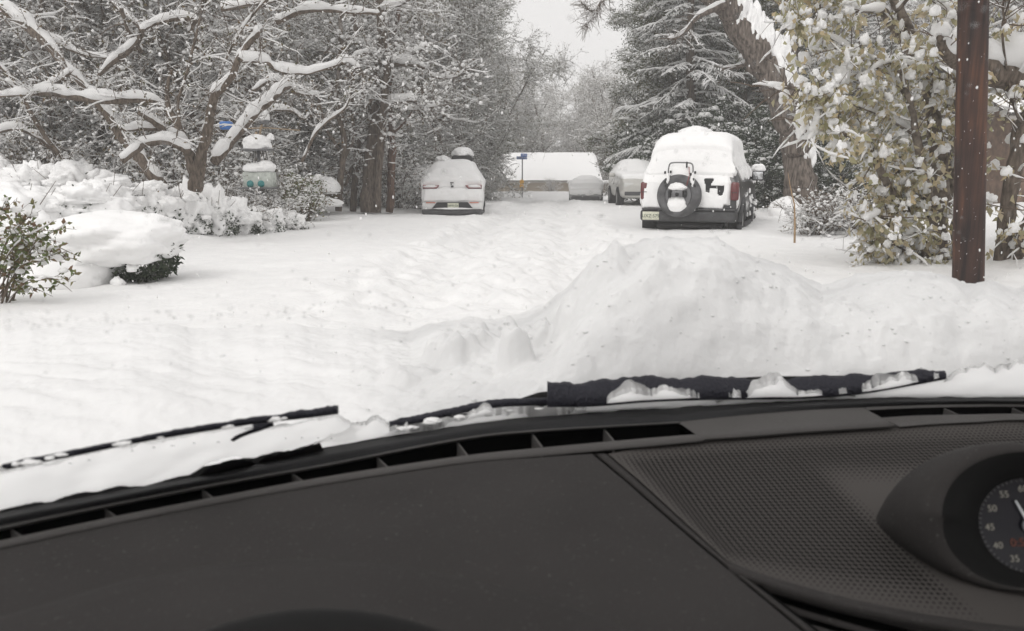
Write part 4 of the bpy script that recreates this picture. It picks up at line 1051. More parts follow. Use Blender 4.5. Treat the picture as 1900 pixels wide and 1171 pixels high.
def buried_car(name, label, loc, rz, L, W, H, paint, seed, front=False, lowcut=.34):
    t = thing(name, label, 'car', loc, rz)
    h = H
    st = [(0, .05, W * .94, .52, .54, W * .8), (.06, .04, W, .62, .70, W * .82), (.25, .04, W, .70, .86, W * .76), (.7, .04, W, .72, h - .08, W * .64), (1.1, .04, W, .72, h, W * .62), (L * .5, .04, W, .72, h, W * .62), (L * .62, .04, W, .72, h - .1, W * .64), (L * .76, .04, W, .70, .80, W * .74), (L - .2, .06, W * .97, .58, .62, W * .8), (L, .1, W * .9, .48, .52, W * .74)]
    P = car_surface(st, 48); ring_obj(P, 'body', paint, t)
    def th(x, y, z, n, nz):
        a = .035 + .10 * sstep(.2, .9, n[..., 2]) + .02 * nz
        cut = np.where(np.abs(n[..., 0]) > .75, lowcut + .22 + .1 * nz, lowcut + .03 * nz)
        return np.where(z < cut, -.03, a)
    snow_skin(P, th, t, seed, 2)
    mb = MB(); box(mb, (0, -.03, .13), (W * 1.7, .14, .20), None, 0, .06); mb.build('bumper', M['trim'], t)
    for s in (-1, 1):
        mb = MB(); box(mb, (s * W * .8, .02, .50), (.12, .10, .12), None, 0, .03); mb.build('tail_light', M['reddim'], t)
        mb = MB(); snow_lump(mb, (s * (W + .10), L * .66, .82), (.12, .08, .09), 3, .2, 2, seed, .6); mr_ = mb.build('mirror', M['snow'], t)
    for x_, y_ in ((-W + .09, .75), (W - .09, .75), (-W + .09, L - .9), (W - .09, L - .9)): wheel(t, x_, y_, .31, .2, .02, False)
    return t
c = at(1086, 371, 37.0)
buried_car('parked_car', 'small grey car capped in thick snow near the far end of the street', (c[0], c[1], c[2] - .06), R(-7), 3.7, .76, 1.0, M['cargrey'], 3.3, lowcut=.30)
c = at(797, 381, 27.6)
buried_car('parked_car', 'snow-covered car mostly hidden in front of the white hatchback', (c[0], c[1], c[2] + .02), R(3), 4.3, .86, 1.2, M['carwhite'], 5.5, lowcut=.18)

def wagon():
    c = at(1178, 381, 25.2)
    t = thing('parked_car', 'pale silver car facing the camera behind the black off-road vehicle', 'car', (c[0] + .42, c[1], c[2] + .12), R(178.5))
    # y runs from the tail (far) to the nose (near)
    L = 4.4
    st = [(0, .1, .80, .7, .74, .7), (.1, .08, .86, .80, 1.05, .66), (.5, .06, .88, .82, 1.22, .6), (1.6, .06, .88, .82, 1.26, .6), (2.1, .06, .88, .82, 1.22, .61), (2.9, .06, .88, .80, .90, .7), (3.1, .06, .88, .78, .84, .74), (4.0, .07, .86, .68, .76, .76), (4.3, .1, .82, .58, .62, .74), (4.4, .12, .78, .5, .54, .7)]
    st = [(y - L, a, b, c_, d, e) for y, a, b, c_, d, e in st]
    P = car_surface(st); ring_obj(P, 'body', M['carsilver'], t)
    def th(x, y, z, n, nz): return np.where((n[..., 2] > .45) & (z > .7), .03 + .05 * sstep(.5, .9, n[..., 2]) + .012 * nz, -.03)
    snow_skin(P, th, t, 1.1, 2)
    n = P.shape[0]
    for y0, y1 in ((-3.8, -3.0), (-2.85, -2.15)):
        ii = [k for k in range(n) if y0 <= P[k, 0, 1] <= y1]
        for a, b in ((12, 15), (P.shape[1] - 14, P.shape[1] - 11)): patch(P, ii[0], ii[-1], a, b, .005, 'side_window', M['glassdark'], t)
    for s in (-1, 1):
        mb = MB(); box(mb, (s * .62, -.05, .50), (.32, .14, .15), None, 0, .05); mb.build('headlight', M['lampglass'], t)
        mb = MB(); box(mb, (s * .98, -1.75, .80), (.2, .1, .14), None, 0, .04); mb.build('mirror', M['carsilver'], t)
    mb = MB(); box(mb, (0, .0, .40), (.8, .06, .14), None, 0, .03); mb.build('grille', M['trim'], t)
    mb = MB(); box(mb, (0, .02, .24), (1.5, .08, .12), None, 0, .03); mb.build('bumper', M['trim'], t)
    for x_, y_ in ((-.8, -.85), (.8, -.85), (-.8, -3.5), (.8, -3.5)): wheel(t, x_, y_, .34, .22, .10)
wagon()

# ------------------------------------------------------------------ house, sign, pole, feeder
def brick():
    m, nt, N = nodes('tan brick'); o = N('ShaderNodeOutputMaterial'); p = N('ShaderNodeBsdfPrincipled'); p.inputs['Roughness'].default_value = .85
    tc = N('ShaderNodeTexCoord'); mp = N('ShaderNodeMapping'); mp.inputs['Rotation'].default_value = (R(90), 0, 0); b = N('ShaderNodeTexBrick')
    b.inputs['Color1'].default_value = (.36, .29, .21, 1); b.inputs['Color2'].default_value = (.28, .215, .15, 1); b.inputs['Mortar'].default_value = (.48, .44, .38, 1)
    b.inputs['Scale'].default_value = 4.0; b.inputs['Mortar Size'].default_value = .03
    link(nt, tc.outputs['Object'], mp.inputs[0]); link(nt, mp.outputs[0], b.inputs[0]); link(nt, b.outputs[0], p.inputs[0]); link(nt, p.outputs[0], o.inputs[0]); return m
M['brick'] = brick()

def house(name, label, x0, x1, y0, depth, zg, eave, ridge, wall, over=.5, rz=0.0):
    cx = (x0 + x1) / 2; t = thing(name, label, 'house', (cx, y0, zg), rz); w_ = (x1 - x0) / 2; e = eave - zg; r_ = ridge - zg
    mb = MB(); v = [(-w_, 0, 0), (w_, 0, 0), (w_, 0, e), (-w_, 0, e), (-w_, depth, 0), (w_, depth, 0), (w_, depth, e), (-w_, depth, e), (-w_, depth / 2, r_ - .1), (w_, depth / 2, r_ - .1)]
    mb.add(v, [[0, 1, 2, 3], [5, 4, 7, 6], [1, 5, 6, 2], [4, 0, 3, 7]]); mb.add(v, [[2, 6, 9], [7, 3, 8]]); mb.build('wall', wall, t, smooth=False)
    rise = (r_ - e) / (depth / 2); a = w_ + over; yo = -over; zo = e - rise * over
    def slab(th0, th1, nm, mat, ex, seed):
        nx, nn = 60, 26; X, T = np.meshgrid(np.linspace(-a - ex, a + ex, nx), np.linspace(0, 2, nn))
        Yg = yo - ex + (depth + 2 * over + 2 * ex) * T / 2; Zg = zo + (r_ - zo) * (1 - np.abs(T - 1)) - rise * ex * 0
        bmp = .02 * fbm(X * 1.2, Yg * 1.2, seed, 3) if ex else 0
        edge = np.minimum(np.minimum(T, 2 - T) * 4, np.minimum(X + a + ex, a + ex - X) * 4)
        rnd = np.sqrt(np.clip(edge, 0, 1)) if ex else 1
        top = np.stack([X, Yg, Zg + th0 + (th1 - th0) * rnd + bmp], -1); bt = np.stack([X, Yg, Zg + th0], -1)
        mb = MB(); add_sheet(mb, top); add_sheet(mb, bt)
        for A, B in ((top[0], bt[0]), (top[-1], bt[-1]), (top[:, 0], bt[:, 0]), (top[:, -1], bt[:, -1])): add_sheet(mb, np.stack([A, B]))
        return mb.build(nm, mat, t, smooth=bool(ex))
    slab(0, .10, 'roof', simple('grey shingles', (.12, .11, .10), .9, noise=.3), 0, 0)
    slab(.105, .42, 'roof_snow', M['snow'], .06, 2.2)
    mb = MB(); box(mb, (0, yo - .02, zo - .02), (2 * a, .05, .10)); mb.build('fascia_board', simple('grey fascia', (.30, .28, .26), .7), t, smooth=False)
    for k in (-.55, .1, .6):
        f = MB(); box(f, (k * w_, -.02, e * .5), (1.3, .06, 1.0)); fo = f.build('window', simple('window frame', (.6, .58, .55), .6), t, smooth=False)
        g = MB(); box(g, (k * w_, -.054, e * .5), (1.14, .012, .84)); g.build('pane', M['glassdark'], fo, smooth=False)
    return t
YH = 58.0
eL, rL = at(1000, 343, YH), at(1000, 288, YH + 3)
hx1 = at(1112, 343, YH)[0]; 
house('brick_house', 'low tan brick house with snow roof at the end of the street', hx1 - 12.5, hx1 - .35, YH, 7.0, -2.2, eL[2] + .42, rL[2] - .15, M['brick'], .45, R(1.0))
# fence right of the far house
def fence(name, label, p0, p1, h, n, mat):
    p0, p1 = np.array(p0), np.array(p1); t = thing(name, label, 'fence', p0); d = p1 - p0; L = np.linalg.norm(d); d = d / L
    mb = MB()
    for k in range(n):
        c_ = d * (k + .5) * L / n; box(mb, (c_[0], c_[1], h / 2 + .02 * rng.normal()), (L / n * .88, .03, h))
    mb.build('board_panel', mat, t, smooth=False)
    mb = MB()
    P_ = np.array([d * L * s for s in np.linspace(0, 1, 40)]) + [0, 0, h + .05]; P_[:, 2] += .03 * fbm(np.linspace(0, 9, 40), np.zeros(40), 0, 3); tube(mb, P_, .09, 8); mb.build('top_snow', M['snow'], t)
a, b = at(1106, 343, 50), at(1160, 343, 50)
fence('board_fence', 'grey board fence topped with snow behind the small grey car', (a[0], 50, -.6), (b[0] + 4, 49, -.6), a[2] + .75, 30, simple('grey boards', (.20, .18, .16), .9, noise=.3))

def street_sign():
    Y = 47.0; b = at(969, 356, Y); s = at(968, 293, Y); k = Y / FPX
    t = thing('street_sign', 'blue street name sign on a thin pole with a yellow tag', 'sign', (b[0], Y, b[2] - .3))
    H = s[2] - b[2] + .3
    mb = MB(); tube(mb, [(0, 0, 0), (0, 0, H - .08)], .035, 8); mb.build('pole', M['steel'], t)
    blue = simple('blue sign face', (.045, .16, .50), .5); wt = simple('white lettering', (.8, .8, .8), .6)
    for yaw, dx, dz, tx in ((R(-8), -.05, 0.0, 'DOVER DR'), (R(52), .16, .16, 'OAK ST')):
        mb = MB(); rot = np.array([[math.cos(yaw), -math.sin(yaw), 0], [math.sin(yaw), math.cos(yaw), 0], [0, 0, 1]])
        box(mb, (dx * .6, -.04, H + dz), (.62 if yaw < 0 else .60, .012, .17), rot); bl = mb.build('name_blade', blue, t, smooth=False)
        text('lettering', tx, .13, wt, bl, (dx * .6 + .010 * math.sin(yaw), -.05 - .003, H + dz), (R(90), 0, yaw), .001)
    z = at(967, 341, Y)[2] - (b[2] - .3); mb = MB(); box(mb, (-.03, -.06, z), (.24, .012, .42), None, 0, .006); box(mb, (-.03, -.06, z + .21), (.05, .012, .12)); mb.build('yellow_tag', simple('yellow orange tag', (.85, .45, .04), .5), t)
street_sign()

def utility_pole():
    Y = 7.7; b = at(1805, 545, Y); m_ = at(1816, 0, Y); d = (m_ - b) / (m_[2] - b[2])
    t = thing('utility_pole', 'reddish brown wooden utility pole standing in the right verge', 'pole', (b[0], b[1], b[2] - .6))
    mb = MB(); zs = np.linspace(-.4, 8.0, 60); tube(mb, np.array([d * z_ for z_ in zs]) , np.interp(zs, [0, 8], [.142, .105]), 28)
    m, nt, N = nodes('weathered creosote pole'); o = N('ShaderNodeOutputMaterial'); p = N('ShaderNodeBsdfPrincipled'); p.inputs['Roughness'].default_value = .75; p.inputs['Specular IOR Level'].default_value = .3
    tc = N('ShaderNodeTexCoord'); mp = N('ShaderNodeMapping'); mp.inputs['Scale'].default_value = (17, 17, .55); nz = N('ShaderNodeTexNoise'); nz.inputs['Scale'].default_value = 1.0; nz.inputs['Detail'].default_value = 7; nz.inputs['Roughness'].default_value = .65
    cr = N('ShaderNodeValToRGB'); e = cr.color_ramp.elements; e[0].position = .34; e[0].color = (.018, .012, .011, 1); e[1].position = .72; e[1].color = (.125, .058, .033, 1); q = e.new(.54); q.color = (.052, .028, .022, 1); q = e.new(.86); q.color = (.21, .13, .08, 1)
    bp = N('ShaderNodeBump'); bp.inputs['Strength'].default_value = .5; bp.inputs['Distance'].default_value = .01
    n2 = N('ShaderNodeTexNoise'); n2.inputs['Scale'].default_value = 2.2; n2.inputs['Detail'].default_value = 4
    mpl = N('ShaderNodeMath'); mpl.operation = 'MULTIPLY_ADD'; mpl.inputs[1].default_value = .35
    link(nt, tc.outputs['Object'], mp.inputs[0]); link(nt, mp.outputs[0], nz.inputs[0]); link(nt, tc.outputs['Object'], n2.inputs[0])
    link(nt, n2.outputs[0], mpl.inputs[0]); ad2 = N('ShaderNodeMath'); ad2.operation = 'SUBTRACT'; ad2.inputs[1].default_value = .17; link(nt, nz.outputs[0], mpl.inputs[2]); link(nt, mpl.outputs[0], ad2.inputs[0]); link(nt, ad2.outputs[0], cr.inputs[0])
    link(nt, cr.outputs[0], p.inputs[0]); link(nt, nz.outputs[0], bp.inputs['Height']); link(nt, bp.outputs[0], p.inputs['Normal']); link(nt, p.outputs[0], o.inputs[0])
    mb.build('pole_shaft', m, t)
    # snow plastered on its weather side, in flecks
    mb = MB(); n = 90; zz = rng.uniform(.4, 5.2, n); aa = R(250) + rng.normal(size=n) * .7; rr = np.interp(zz, [0, 8], [.142, .105])
    C_ = np.array([d * z_ for z_ in zz]) + np.stack([np.cos(aa) * rr, np.sin(aa) * rr, 0 * rr], -1)
    blobs(mb, C_, rng.uniform(.0008, .0026, n), OCT, 0, (1, 1, 2.4)); tag(mb.build('snow_flecks', M['snow'], t), kind='stuff')
utility_pole()

def feeder():
    Y = 15.0; k = Y / FPX
    b = at(483, 400, Y); O = np.array([b[0], Y, b[2] - .3])
    t = thing('bird_feeder_pole', 'bird feeder pole with two snow-capped houses on the left verge', 'bird feeder', O)
    p = lambda x, y: at(x, y, Y) - O
    mb = MB(); tube(mb, [p(483, 430), p(481, 330), p(479, 262)], .03, 8); mb.build('pole', M['steel'], t)
    pale = simple('pale painted wood', (.50, .53, .49), .7, noise=.12); teal = simple('teal paint', (.05, .22, .22), .6)
    # lower house
    hb = p(483, 351); hs = (.52, .36, .28)
    mb = MB(); box(mb, hb + [0, 0, .17], hs, None, 0, .02); lo = mb.build('nest_box', pale, t)
    for x_ in (474, 494):
        q = p(x_ - 4, 341); mb = MB(); lathe(mb, [(.001, -.197), (.055, -.197), (.064, -.18), (.064, -.17)], (q[0], 0, q[2]), 'y', 20); mb.build('entrance_hole', teal, lo)
    mb = MB(); box(mb, hb + [0, 0, .02], (.66, .5, .03), None, 0, .01); mb.build('perch_tray', M['steel'], lo)
    mb = MB(); snow_lump(mb, hb + [-.04, 0, .365], (.27, .22, .13), 4, .12, 1.5, 1.0, .35); snow_lump(mb, hb + [.13, 0, .39], (.17, .18, .14), 4, .12, 1.5, 2.0, .5); mb.build('snow_cap', M['snow'], lo)
    # upper tray
    ub = p(478, 278); mb = MB(); box(mb, ub + [0, 0, .0], (.52, .42, .035), None, 0, .012); up_ = mb.build('tray', M['steel'], t)
    mb = MB(); snow_lump(mb, ub + [0, 0, .09], (.265, .23, .19), 5, .10, 1.5, 5.0, .4); mb.build('snow_cap', M['snow'], up_)
    mb = MB()
    for x0, x1 in ((468, 462), (472, 470), (484, 494), (490, 500)): tube(mb, [p(x0, 280) + [0, .1, 0], p(x1, 325) + [0, .1, 0]], .008, 5)
    mb.build('hanger_wire', M['steel'], t)
    # arm with the blue cup, and the small snowed cup on top
    mb = MB(); tube(mb, [p(416, 241), p(450, 239), p(492, 237), p(556, 242)], .012, 6); arm = mb.build('arm', simple('bare wood arm', (.34, .26, .18), .8), t)
    mb = MB(); tube(mb, [p(480, 268), p(484, 238), p(488, 225)], .02, 6); tube(mb, [p(474, 262), p(476, 245)], .03, 6); mb.build('upper_post', simple('tan post', (.33, .25, .17), .8), t)
    mb = MB(); box(mb, p(420, 233) , (.21, .21, .15), None, 0, .045); mb.build('cup', simple('blue plastic cup', (.05, .17, .48), .4), arm)
    cu = p(491, 230); mb = MB(); lathe(mb, [(.001, -.01), (.07, -.01), (.105, .06), (.095, .06)], cu, 'z', 18); c2 = mb.build('bowl', M['steel'], arm)
    mb = MB(); snow_lump(mb, cu + [0, 0, .13], (.095, .095, .19), 4, .15, 1.5, 9.0, .35); mb.build('snow_cap', M['snow'], c2)
    mb = MB(); snow_lump(mb, p(502, 256), (.07, .07, .08), 3, .2, 2, 3.0); snow_lump(mb, p(452, 236), (.12, .03, .03), 3, .2, 2, 3.0); mb.build('arm_snow', M['snow'], arm)
feeder()
# ------------------------------------------------------------------ trees and shrubs
M['leafbrown'] = leaf_mat('withered leaves', [(.125, .080, .038), (.075, .080, .030), (.18, .115, .05), (.11, .07, .04), (.06, .065, .025), (.14, .115, .045)])
M['leafolive'] = leaf_mat('olive leaves', [(.072, .096, .020), (.048, .076, .016), (.115, .122, .028), (.16, .10, .034), (.058, .082, .018)])
M['leafdark'] = leaf_mat('evergreen leaves', [(.035, .055, .03), (.055, .075, .04), (.028, .042, .027), (.07, .08, .05)], .15)
M['leafmix'] = leaf_mat('mixed olive evergreen leaves', [(.045, .068, .020), (.082, .098, .030), (.036, .052, .020), (.13, .10, .04), (.06, .082, .022)], .2)
M['needle'] = leaf_mat('spruce needles', [(.05, .065, .05), (.075, .085, .07), (.04, .05, .04), (.09, .09, .07)], .15)
M['leafhang'] = leaf_mat('hanging pale leaves', [(.41, .39, .24), (.56, .45, .28), (.51, .48, .33), (.31, .30, .16), (.60, .51, .37), (.44, .415, .26)], .5)
M['leafgreen'] = leaf_mat('green shrub leaves', [(.13, .165, .06), (.10, .135, .045), (.19, .19, .08), (.20, .12, .08), (.15, .19, .07)], .35)

def unit(v): return v / (np.linalg.norm(v, axis=-1, keepdims=True) + 1e-9)

def limb(p, d, L, r0, r1, K=9, wander=.22, up=.0):
    P = [np.array(p, float)]; d = unit(np.array(d, float)); s = L / (K - 1)
    for _ in range(K - 1):
        d = unit(d + rng.normal(size=3) * wander + np.array([0, 0, up])); P.append(P[-1] + d * s)
    return np.array(P), np.linspace(r0, r1, K)

class Tree:
    def __init__(s): s.l = []; s.tw = []; s.tr = []
    def add(s, P, r, big=True): s.l.append((np.asarray(P, float), np.asarray(r, float), big))
    def fork(s, i, n, Lf, rf, t0=.25, t1=1.0, up=.1, spread=1.0, K=8, wander=.24, flat=0.0):
        P, r, _ = s.l[i]; L = np.linalg.norm(np.diff(P, axis=0), axis=1).sum(); new = []
        for k in range(n):
            t = t0 + (t1 - t0) * (k + rng.random()) / n; x = t * (len(P) - 1); a = min(int(x), len(P) - 2); u = x - a
            p = P[a] * (1 - u) + P[a + 1] * u; rr = r[a] * (1 - u) + r[a + 1] * u; tg = unit(P[a + 1] - P[a])
            sd = rng.normal(size=3); sd -= tg * (sd @ tg); sd = unit(sd); sd[2] *= (1 - flat)
            d = tg * .55 + sd * spread + np.array([0, 0, up])
            q = limb(p, d, L * Lf * rng.uniform(.6, 1.25) * (1 - .35 * t), rr * rf, rr * rf * .3, K, wander, up * .15)
            s.l.append((*q, True)); new.append(len(s.l) - 1)
        return new
    def anchors(s, n, idx=None, t0=.2):
        idx = range(len(s.l)) if idx is None else idx
        idx = list(idx); w_ = np.array([np.linalg.norm(np.diff(s.l[i][0], axis=0), axis=1).sum() for i in idx]); ch = rng.choice(len(idx), n, p=w_ / w_.sum())
        A, D = np.zeros((n, 3)), np.zeros((n, 3))
        for c in np.unique(ch):
            P, r, _ = s.l[idx[c]]; m = ch == c; x = rng.uniform(t0, 1, m.sum()) * (len(P) - 1.001); a = x.astype(int); u = (x - a)[:, None]
            A[m] = P[a] * (1 - u) + P[a + 1] * u; D[m] = unit(P[a + 1] - P[a])
        return A, D
    def twigs(s, A, D, L, r0, r1, K=4, along=.5, rnd=.9, up=.15, droop=.0, wob=.12):
        n = len(A); d = unit(D * along + rng.normal(size=(n, 3)) * rnd + np.array([0, 0, up])); L = L * rng.uniform(.5, 1.4, n)
        P = np.zeros((n, K, 3)); P[:, 0] = A; st = (L / (K - 1))[:, None]
        for k in range(1, K):
            d = unit(d + rng.normal(size=(n, 3)) * wob - np.array([0, 0, droop])); P[:, k] = P[:, k - 1] + d * st
        Rr = np.linspace(r0, r1, K)[None] * rng.uniform(.7, 1.3, (n, 1)); s.tw.append((P, Rr)); return P
    def along(s, P, n):
        N_, K, _ = P.shape; i = rng.integers(0, N_, n); x = rng.uniform(.15, 1, n) * (K - 1.001); a = x.astype(int); u = (x - a)[:, None]
        return P[i, a] * (1 - u) + P[i, a + 1] * u, unit(P[i, a + 1] - P[i, a])

def snow_on(mb, P, Rd, amt, base, S=5, gap=.0, mi=0, lift=.55):
    P = np.asarray(P, float); T = unit(np.gradient(P, axis=1)); h = np.clip(1 - T[..., 2] ** 2, 0, 1) ** .8
    nz = 1 + .45 * vnoise(P[..., 0] * 5 + 3, P[..., 1] * 5, P[..., 2] * 5)
    rs = (Rd * amt + base) * h * nz
    if gap > 0: rs = rs * (vnoise(P[..., 0] * 2.3, P[..., 1] * 2.3, P[..., 2] * 2.3 + 9) > -1 + gap)
    rs[:, 0] *= .3; rs[:, -1] *= .3
    C = P.copy(); C[..., 2] += Rd * lift + rs * .45
    v, f = tubes(C, np.maximum(rs, .0008), S); mb.add(v, f, mi)

def trunk_mesh(t, S=9):
    mb = MB()
    for P, r, big in t.l:
        n = max(len(P) * 2, 10); q = smooth_path(np.column_stack([P, r]), n); rr = np.maximum(q[:, 3], .002)
        if rr[0] > .06: rr = rr * (1 + .10 * vnoise(np.arange(n) * .9, q[:, 0] * 3, 1.0))
        tube(mb, q[:, :3], rr, S if rr[0] > .05 else 5)
    return mb

def limb_snow(t, mb, amt=.85, base=.02, S=7, gap=0.0, minr=0.0):
    for P, r, big in t.l:
        if r[0] < minr: continue
        n = max(len(P) * 4, 20); q = smooth_path(np.column_stack([P, r]), n)
        snow_on(mb, q[None, :, :3], q[None, :, 3], amt, base, S, gap)

def finish(t, root, name_l='crown', bark='bark', leafmat='leafbrown', nleaf=0, lsize=.06, ldroop=.1, nblob=0, bsize=(.015, .05), twsnow=.5, twbase=.011, lamt=.8, lbase=.02, S=9, leafP=None, wide=.55, bsq=(1, 1, .75), gap=0.0):
    tm = trunk_mesh(t, S); tm.build('trunk', M[bark], root)
    mb = MB(); sn = MB(); limb_snow(t, sn, lamt, lbase, 7, gap)
    for P, Rr in t.tw:
        v, f = tubes(P, Rr, 3); mb.add(v, f, 0)
        k = rng.random(len(P)) < twsnow
        if k.any(): snow_on(sn, P[k], Rr[k], .9, twbase, 4, .75)
    allp = [P for P, _ in t.tw]
    if nleaf:
        per = nleaf // len(allp)
        for P in allp:
            A, _ = t.along(P, per); leaves(mb, A + rng.normal(size=A.shape) * .02, lsize, 1, ldroop, wide)
    if nblob:
        per = nblob // len(allp)
        for P in allp:
            A, _ = t.along(P, per); A[:, 2] += .01; blobs(sn, A, rng.uniform(*bsize, per) * rng.uniform(.6, 1.2, per), ICO[1], 0, bsq)
    mb.build(name_l, [M['twig'], M[leafmat]], root); sn.build('snow', M['treesnow'], root, smooth=True)

def copy_tree(o, loc, rz, sc, label=None, group=None):
    r = o.copy(); COL.objects.link(r); r.location = Vector(loc); r.rotation_euler = (0, 0, rz); r.scale = (sc, sc, sc) if np.isscalar(sc) else sc
    if label: r['label'] = label
    if group: r['group'] = group
    for ch in o.children:
        c = ch.copy(); COL.objects.link(c); c.parent = r
        for g in ch.children:
            d = g.copy(); COL.objects.link(d); d.parent = c
    return r

PROTO = {}
USED = {}
def put(kind, px, Y, sc, label, group, rz=None, dz=0.0, x=None):
    X = (px - 950) / FPX * (Y + .2) * 1.0 if x is None else x
    loc = (X, Y, float(G(X, Y)) - .08 + dz); rz = rng.uniform(0, 6.28) if rz is None else rz
    o = PROTO[kind]
    if kind not in USED:
        USED[kind] = o; o.location = Vector(loc); o.rotation_euler = (0, 0, rz); o.scale = (sc, sc, sc) if np.isscalar(sc) else sc; o['label'] = label; o['group'] = group; return o
    return copy_tree(o, loc, rz, sc, label, group)

def thicket(seed, H=9.5, lean=.15, leafmat='leafbrown', nleaf=9000, nblob=6500, name='woodland_tree'):
    global rng
    rng = np.random.default_rng(seed)
    root = thing(name, 'snow-speckled tree', 'tree'); t = Tree()
    t.add(*limb((0, 0, -.2), (rng.normal() * lean, rng.normal() * lean, 1), H, .13, .03, 12, .10, .06))
    if rng.random() < .7: t.add(*limb((.1, .1, -.2), (rng.normal() * .4, rng.normal() * .4, 1), H * .75, .09, .02, 11, .12, .05))
    first = list(range(len(t.l))); prim = []
    for i in first: prim += t.fork(i, 13, .36, .55, .10, .97, .12, 1.0, 9, .22)
    sec = []
    for i in prim: sec += t.fork(i, 4, .55, .55, .25, 1.0, .05, .9, 7, .25)
    A, D = t.anchors(1700, prim + sec, .15); P1 = t.twigs(A, D, .75, .0075, .003, 6, .5, .8, .12, .02, .26)
    A, D = t.along(P1, 3400); P2 = t.twigs(A, D, .36, .0042, .002, 3, .5, .9, .1)
    A, D = t.anchors(500, first, .02); t.twigs(A, D, .8, .007, .003, 5, .2, .9, .1, .0, .2)
    finish(t, root, nleaf=nleaf, leafmat=leafmat, lsize=.062, nblob=nblob, bsize=(.016, .054), twsnow=.85, twbase=.0085, lamt=.9, lbase=.024, S=8)
    PROTO[name + str(seed)] = root; return root

def brush(seed, H=1.7, W=1.3, name='bare_brush', leafmat='leafbrown', nleaf=1500, nblob=1500, nst=26):
    global rng
    rng = np.random.default_rng(seed); root = thing(name, 'bare brush', 'shrub'); t = Tree()
    for k in range(nst):
        a = rng.uniform(0, 6.28); r_ = rng.uniform(0, W * .35); t.add(*limb((r_ * math.cos(a), r_ * math.sin(a), -.1), (math.cos(a) * rng.uniform(.1, .7), math.sin(a) * rng.uniform(.1, .7), 1), H * rng.uniform(.6, 1.15), .012, .004, 8, .12, -.03))
    A, D = t.anchors(520, None, .2); P1 = t.twigs(A, D, .42, .005, .002, 4, .6, .7, .1); A, D = t.along(P1, 800); t.twigs(A, D, .2, .003, .0015, 3, .5, .9, .1)
    finish(t, root, 'foliage', nleaf=nleaf, leafmat=leafmat, lsize=.05, nblob=nblob, bsize=(.012, .045), twsnow=.6, lamt=.8, lbase=.010, S=5)
    for c in root.children:
        if c.name.startswith('trunk'): c.name = 'stems'
    PROTO[name + str(seed)] = root; return root

def conifer(seed, H=13.0, name='spruce_tree'):
    global rng
    rng = np.random.default_rng(seed); root = thing(name, 'spruce', 'tree'); t = Tree()
    t.add(*limb((0, 0, -.3), (0, 0, 1), H, .26, .03, 14, .025, .1)); TP = t.l[0][0]
    mb, sn = MB(), MB(); bl = []
    nb = 165
    for k in range(nb):
        z = .5 + (H - .9) * (k / nb) ** .95; x = np.interp(z, TP[:, 2], TP[:, 0]); y = np.interp(z, TP[:, 2], TP[:, 1]); a = k * 2.399 + rng.normal() * .3
        L = (.35 + 3.0 * (1 - z / H) ** .85) * rng.uniform(.72, 1.18); dr = rng.uniform(-.05, .30)
        P, r = limb((x, y, z), (math.cos(a), math.sin(a), dr), L, .035 * (1 - .6 * z / H), .008, 8, .07, -.075); t.l.append((P, r, True))
        m = int(16 + 13 * L); xx = rng.uniform(.12, 1, m) * 6.999; ai = xx.astype(int); u = (xx - ai)[:, None]; A = P[ai] * (1 - u) + P[ai + 1] * u; D = unit(P[ai + 1] - P[ai])
        sd = np.cross(D, [0, 0, 1.]) * rng.choice([-1, 1], m)[:, None]
        bl.append((A, unit(D * .75 + sd * .8 + np.array([0, 0, -.12])), .26 + .24 * L / 3))
    A = np.concatenate([b[0] for b in bl]); D = np.concatenate([b[1] for b in bl]); L = np.concatenate([np.full(len(b[0]), b[2]) for b in bl]) * rng.uniform(.6, 1.3, len(A))
    K = 4; P = np.zeros((len(A), K, 3)); P[:, 0] = A; d = D
    for k in range(1, K): d = unit(d + rng.normal(size=d.shape) * .1 - np.array([0, 0, .14])); P[:, k] = P[:, k - 1] + d * (L / 3)[:, None]
    Rr = np.linspace(.006, .003, K)[None] + np.zeros((len(A), 1)); v, f = tubes(P, Rr, 3); mb.add(v, f, 0)
    n = 62000; i = rng.integers(0, len(A), n); x = rng.random(n) * 2.999; ai = x.astype(int); u = (x - ai)[:, None]; q = P[i, ai] * (1 - u) + P[i, ai + 1] * u
    dv = unit(P[i, ai + 1] - P[i, ai]); s_ = rng.normal(size=(n, 3)); s_[:, 2] = s_[:, 2] * .6 - .25; dd = unit(dv * .8 + unit(s_) * .9); rt = unit(np.cross(dd, rng.normal(size=(n, 3)))); l_ = rng.uniform(.05, .12, n)[:, None]; w_ = .012
    v = np.stack([q, q + dd * l_ * .5 + rt * w_, q + dd * l_, q + dd * l_ * .5 - rt * w_], 1); mb.add(v.reshape(-1, 3), np.arange(n)[:, None] * 4 + np.array([[0, 1, 2, 3]]), 1)
    k = rng.random(len(A)) < .72
    snow_on(sn, P[k], Rr[k] * 0 + .004, 1.0, .026, 5, .72)
    n = 9000; i = rng.integers(0, len(A), n); x = rng.random(n) * 2.999; ai = x.astype(int); u = (x - ai)[:, None]; q = P[i, ai] * (1 - u) + P[i, ai + 1] * u; q[:, 2] += .02; blobs(sn, q, rng.uniform(.02, .07, n), OCT, 0, (1.2, 1.2, .55))
    limb_snow(t, sn, .8, .025)
    trunk_mesh(t).build('trunk', M['bark'], root); mb.build('crown', [M['twig'], M['needle']], root); sn.build('snow', M['treesnow'], root)
    PROTO[name + str(seed)] = root; return root

